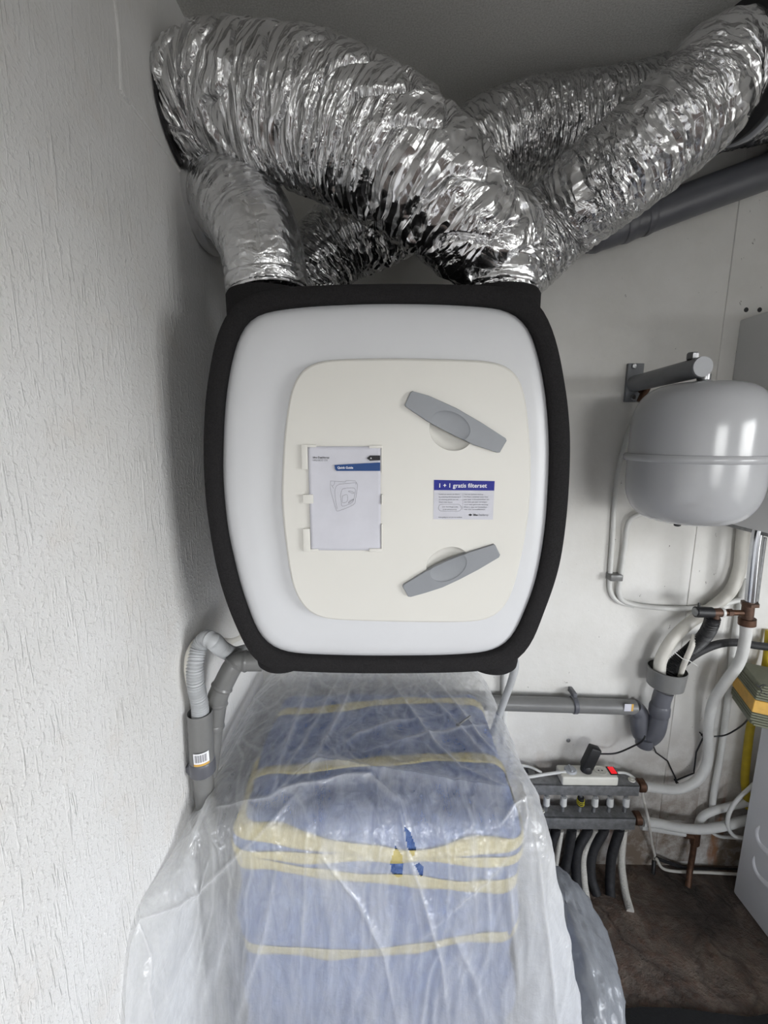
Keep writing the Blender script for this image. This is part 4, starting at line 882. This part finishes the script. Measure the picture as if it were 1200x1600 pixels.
strap([(336, 1335), (420, 1335), (520, 1336), (600, 1334), (660, 1336), (740, 1345), (826, 1356)], .017, False, 1)
strap([(336, 1336), (420, 1352), (500, 1366), (600, 1376), (720, 1386), (826, 1390)], .024, False, 0)
strap([(336, 1490), (450, 1492), (560, 1496), (650, 1486), (720, 1462), (826, 1430)], .022, False, 0)
strap([(336, 1650), (500, 1660), (660, 1668), (826, 1640)], .022, False, 0)

# ------------------------------------------------------------------ plastic sheet
ctrl = [  # rows: back -> front edge -> floor;  columns: left hem .. right hem
 [(-.412,1.335,.818),(-.375,1.335,.84),(-.33,1.335,.845),(-.18,1.34,.845),(-.02,1.34,.85),(.14,1.34,.845),(.295,1.335,.84),(.335,1.33,.70),(.36,1.32,.40)],
 [(-.426,1.12,.808),(-.39,1.12,.835),(-.35,1.12,.845),(-.18,1.12,.848),(-.02,1.12,.85),(.14,1.12,.848),(.305,1.12,.838),(.345,1.12,.68),(.375,1.10,.38)],
 [(-.440,.93,.782),(-.405,.94,.82),(-.36,.95,.842),(-.18,.95,.85),(-.02,.95,.852),(.14,.95,.85),(.312,.95,.836),(.352,.95,.66),(.39,.95,.36)],
 [(-.447,.77,.765),(-.412,.785,.80),(-.372,.80,.835),(-.18,.795,.842),(-.02,.79,.845),(.14,.795,.842),(.318,.805,.832),(.36,.85,.62),(.41,.88,.32)],
 [(-.447,.62,.782),(-.416,.69,.765),(-.385,.752,.775),(-.18,.748,.78),(-.02,.745,.78),(.14,.748,.78),(.326,.765,.775),(.375,.81,.56),(.43,.84,.27)],
 [(-.447,.565,.70),(-.420,.645,.64),(-.390,.738,.66),(-.19,.728,.66),(-.03,.722,.66),(.14,.728,.66),(.342,.745,.66),(.40,.79,.46),(.46,.815,.20)],
 [(-.447,.52,.46),(-.424,.60,.42),(-.400,.70,.42),(-.20,.685,.42),(-.03,.68,.42),(.15,.685,.42),(.375,.71,.42),(.44,.76,.28),(.50,.79,.10)],
 [(-.446,.47,.02),(-.428,.53,.02),(-.41,.62,.02),(-.21,.59,.02),(-.03,.58,.02),(.16,.59,.02),(.425,.65,.02),(.48,.72,.015),(.53,.77,.012)]]
ctrl = np.array(ctrl)
def catm(A, n):
    m = len(A); t = np.linspace(0, m-1, n); i = np.minimum(t.astype(int), m-2); f = (t-i)
    f = f.reshape((-1,)+(1,)*(A.ndim-1)); g = lambda k: A[np.clip(k, 0, m-1)]
    a, b, c_, d = g(i-1), g(i), g(i+1), g(i+2); w_ = f
    return .5*(2*b+(c_-a)*w_+(2*a-5*b+4*c_-d)*w_**2+(3*b-a-3*c_+d)*w_**3)
NV, NU = 560, 460
G = catm(ctrl, NV); G = np.swapaxes(catm(np.swapaxes(G, 0, 1), NU), 0, 1)
du = np.gradient(G, axis=1); dv_ = np.gradient(G, axis=0); N_ = np.cross(du, dv_); N_ /= np.linalg.norm(N_, axis=-1)[..., None]+1e-12
N_ *= np.where((N_*(CAM-G)).sum(-1) < 0, -1, 1)[..., None]
pxy = proj(G); vv = np.linspace(0, 7, NV)[:, None]+0*np.zeros((1, NU))
hang = np.clip((vv-3.0)/1.2, 0, 1)
x_, y_, z_ = G[..., 0], G[..., 1], G[..., 2]
w1 = fbm(x_*4, y_*4, z_*3, 3)-.5
vert = ridge(fbm(x_*16+w1*3, 7.0, z_*1.6+vv*.1, 3))             # folds that hang down
vert2 = ridge(fbm(x_*46+w1*5, 3.0, z_*4, 2))
diag = ridge(fbm(x_*13+y_*6+w1*4, y_*2.2-x_*3, 2.0, 3)); diag2 = ridge(fbm(x_*15-y_*8+w1*3, y_*2.5+x_*3, 5.0, 3))
cr1 = ridge(fbm(x_*34+w1*6, y_*34, z_*24, 3))
d = hang*(.014*(vert-.5)+.004*(vert2-.5))+(1-hang)*(.008*(diag-.5)+.007*(diag2-.5))+.0035*(cr1-.5)
fold = np.clip((hang*vert+(1-hang)*np.maximum(diag, diag2)-.86)*2.2, 0, .35)
def crease(pts, amp, wid, fo=.45):
    global d, fold
    p = np.array(pts, float); best = np.full(pxy.shape[:2], 1e9); tt = np.zeros(pxy.shape[:2])
    for i in range(len(p)-1):
        a, b = p[i], p[i+1]; ab = b-a; t = np.clip(((pxy-a)@ab)/ab.dot(ab), 0, 1); q = np.linalg.norm(pxy-(a+t[..., None]*ab), axis=-1)
        m_ = q < best; best = np.where(m_, q, best); tt = np.where(m_, (i+t)/(len(p)-1), tt)
    e = np.sin(math.pi*np.clip(tt, .04, .96))**.5; g = np.exp(-best/wid)*e
    d = d+amp*g; fold = np.maximum(fold, 1.25*fo*np.exp(-(best/(wid*.42))**2)*e)
for pts in ([(485, 1060), (470, 1110), (450, 1160), (430, 1240)], [(555, 1055), (535, 1110), (505, 1170), (480, 1225)], [(530, 1060), (500, 1120), (460, 1190), (425, 1250)], [(612, 1070), (640, 1110), (675, 1160), (720, 1205), (790, 1240)],
            [(650, 1075), (690, 1110), (725, 1150), (760, 1190)], [(675, 1060), (705, 1095), (745, 1150), (775, 1185)], [(570, 1180), (650, 1155), (720, 1145), (770, 1135)], [(520, 1180), (560, 1150), (620, 1132), (700, 1122)]):
    crease(pts, .009, 5.0, .5)
crease([(440, 1245), (470, 1215), (500, 1200), (560, 1210), (640, 1222), (720, 1232), (800, 1240)], .026, 12, .12)
crease([(340, 1262), (420, 1250), (470, 1235), (540, 1222), (580, 1222), (625, 1255), (640, 1300)], .012, 5, .45)
crease([(800, 1215), (812, 1240), (818, 1275), (812, 1310)], .014, 7, .45); crease([(780, 1290), (800, 1262), (825, 1250)], .010, 5, .5)
crease([(208, 1440), (270, 1412), (325, 1370), (400, 1308), (470, 1240)], .012, 5, .45); crease([(330, 1335), (310, 1385), (290, 1400)], .008, 4, .35); crease([(330, 1300), (345, 1320), (350, 1350)], .008, 4, .3)
crease([(212, 1445), (228, 1490), (222, 1540), (236, 1600)], .010, 5, .5); crease([(640, 1340), (655, 1380), (670, 1430), (690, 1500), (700, 1600)], .010, 5, .5); crease([(620, 1250), (632, 1300), (640, 1345)], .008, 4, .4)
crease([(500, 1330), (560, 1400), (600, 1480), (620, 1590)], .009, 4.5, .4); crease([(430, 1390), (415, 1460), (390, 1530), (370, 1600)], .012, 7, .4); crease([(480, 1290), (478, 1400), (470, 1520)], .008, 5, .3)
crease([(640, 1480), (720, 1400), (780, 1350), (815, 1300)], .008, 6, .25); crease([(790, 1340), (800, 1440), (810, 1560)], .009, 5, .35); crease([(835, 1300), (845, 1400), (860, 1520), (868, 1600)], .009, 5, .35); crease([(700, 1440), (740, 1520), (760, 1600)], .010, 9, .25)
lim = np.clip(vv/.25, 0, 1)*np.clip((7-vv)/.3, .3, 1)
G2 = G+N_*(d*lim)[..., None]
G2[..., 0] = np.maximum(G2[..., 0], RX0+.002); G2[..., 1] = np.minimum(G2[..., 1], 1.395); G2[..., 2] = np.maximum(G2[..., 2], .003)
fold += (.10*np.clip(vv-3.3, 0, 1)+.30*np.clip(vv-4.6, 0, 2)/2)*(.4+fbm(x_*5, 1.0, z_*2, 3))+.5*np.clip((x_-.24)/.10, 0, 1)*hang+.10*hang            # doubled layers low down
pj = proj(G2); fc = .25*(pj[:-1, :-1]+pj[1:, :-1]+pj[:-1, 1:]+pj[1:, 1:])
def inside(q, poly):
    r_ = np.zeros(q.shape[:2], bool); n_ = len(poly)
    for i in range(n_):
        (x1, y1), (x2, y2) = poly[i], poly[(i+1) % n_]
        c_ = ((y1 > q[..., 1]) != (y2 > q[..., 1])) & (q[..., 0] < (x2-x1)*(q[..., 1]-y1)/(y2-y1+1e-9)+x1); r_ ^= c_
    return r_
hole = inside(fc, [(610, 1347), (613, 1338), (618, 1322), (628, 1336), (630, 1352), (629, 1370), (620, 1371), (611, 1362)]) | inside(fc, [(648, 1352), (655, 1348), (662, 1355), (662, 1364), (658, 1371), (653, 1362)]) | inside(fc, [(632, 1292), (640, 1298), (648, 1318), (650, 1326), (646, 1340), (637, 1326), (634, 1310)])
front = (vv[:-1, :-1] > 2.6)
mask = ~(hole & front)
film = fastgrid('plastic_sheet', G2, False, 'film', None, (0, .9, 0), mask.ravel(), fold)
tag(film, 'clear crumpled plastic sheet draped over the blue block, torn at the front', 'plastic sheet')

# bolt lying on the sheet
q = P(717, 1132, Z=.868); q2 = P(735, 1119, Z=.872)
bl = thing('bolt', q, 'small metal bolt lying on the plastic sheet below the unit', 'bolt')
MB().add(*pipe(q, q2, .0032, 10)).build('shank', 'steel', bl)
dd = (q2-q)/np.linalg.norm(q2-q); MB().add(*pipe(q-dd*.006, q, .0062, 6)).build('head', 'zinc', bl, smooth=False)

# ------------------------------------------------------------------ bag and mat on the floor
th = np.linspace(0, 2*math.pi, 90, endpoint=False); ph = np.linspace(0.02, math.pi-.02, 60); TH, PH = np.meshgrid(th, ph)
nx, ny, nz = np.sin(PH)*np.cos(TH), np.sin(PH)*np.sin(TH), np.cos(PH)
rb = 1+.35*(fbm(nx*2+4, ny*2, nz*2, 3)-.5)+.10*(ridge(fbm(nx*6, ny*6+2, nz*6, 2))-.5)
bc = np.array([.505, 1.02, .14])
BG = np.stack([bc[0]+.125*rb*nx, bc[1]+.24*rb*ny, bc[2]+.165*rb*nz], -1); BG[..., 2] = np.maximum(BG[..., 2], .002)
bgo = fastgrid('plastic_bag', BG, True, 'bag', None, (bc[0], bc[1], 0), None, np.zeros(BG.shape[:2])+.1)
tag(bgo, 'cloudy grey plastic bag slumped on the floor right of the draped sheet', 'bag')
mp = [(.60, .90), (.70, .935), (.82, .945), (.93, .935), (1.02, .95), (1.12, .93), (1.22, .945)]
lp = [P(952, 1583, Z=.0), P(1000, 1578, Z=.0), P(1060, 1580, Z=0), P(1120, 1588, Z=0), P(1170, 1594, Z=0), P(1215, 1586, Z=0)]
loop = [(a[0], a[1]) for a in lp]+[(lp[-1][0], .5), (lp[0][0]-.02, .5)]
nl = len(loop); v = [(x, y, .001) for x, y in loop]+[(x, y, .012) for x, y in loop]
tag(MB().add(v, [list(range(nl)), list(range(nl, 2*nl))]+[[i, (i+1) % nl, nl+(i+1) % nl, nl+i] for i in range(nl)]).build('floor_mat', 'mat', smooth=False), 'black mat with ragged edge on the floor at the bottom right', 'mat')
q = P(888, 1157, Y=RY1); tag(MB().add(*lathe([(0, -.0035), (.004, -.0035), (.0075, -.001), (.008, .003)], q, 'y', 14)).build('wall_plug_or_hole', 'pvc'), 'small grey plug in the back wall below the horizontal drain pipe', 'wall plug')
ct = MB().add(*tube(PL([(1050, 1016, 1.262), (1066, 1029, 1.258), (1078, 1033, 1.262), (1089, 1040, 1.275)]), .0012, 6)); tag(ct.build('cable_tie', 'whitepipe'), 'thin white cable tie around the black corrugated hose above the funnel', 'cable tie')
# drill holes above the boiler edge, their dark inside drawn as black discs
for lab, (x, y) in (('left dark drill hole above the boiler', (1166, 484)), ('right dark drill hole above the boiler', (1187, 484))):
    q = P(x, y, Y=RY1-.0032); tag(MB().add(*lathe([(.0, -.0005), (.0065, -.0005), (.007, .0), (.007, .004)], q, 'y', 14)).build('wall_plug_or_hole', 'black'), lab.replace('drill hole', 'wall plug'), 'wall plug')
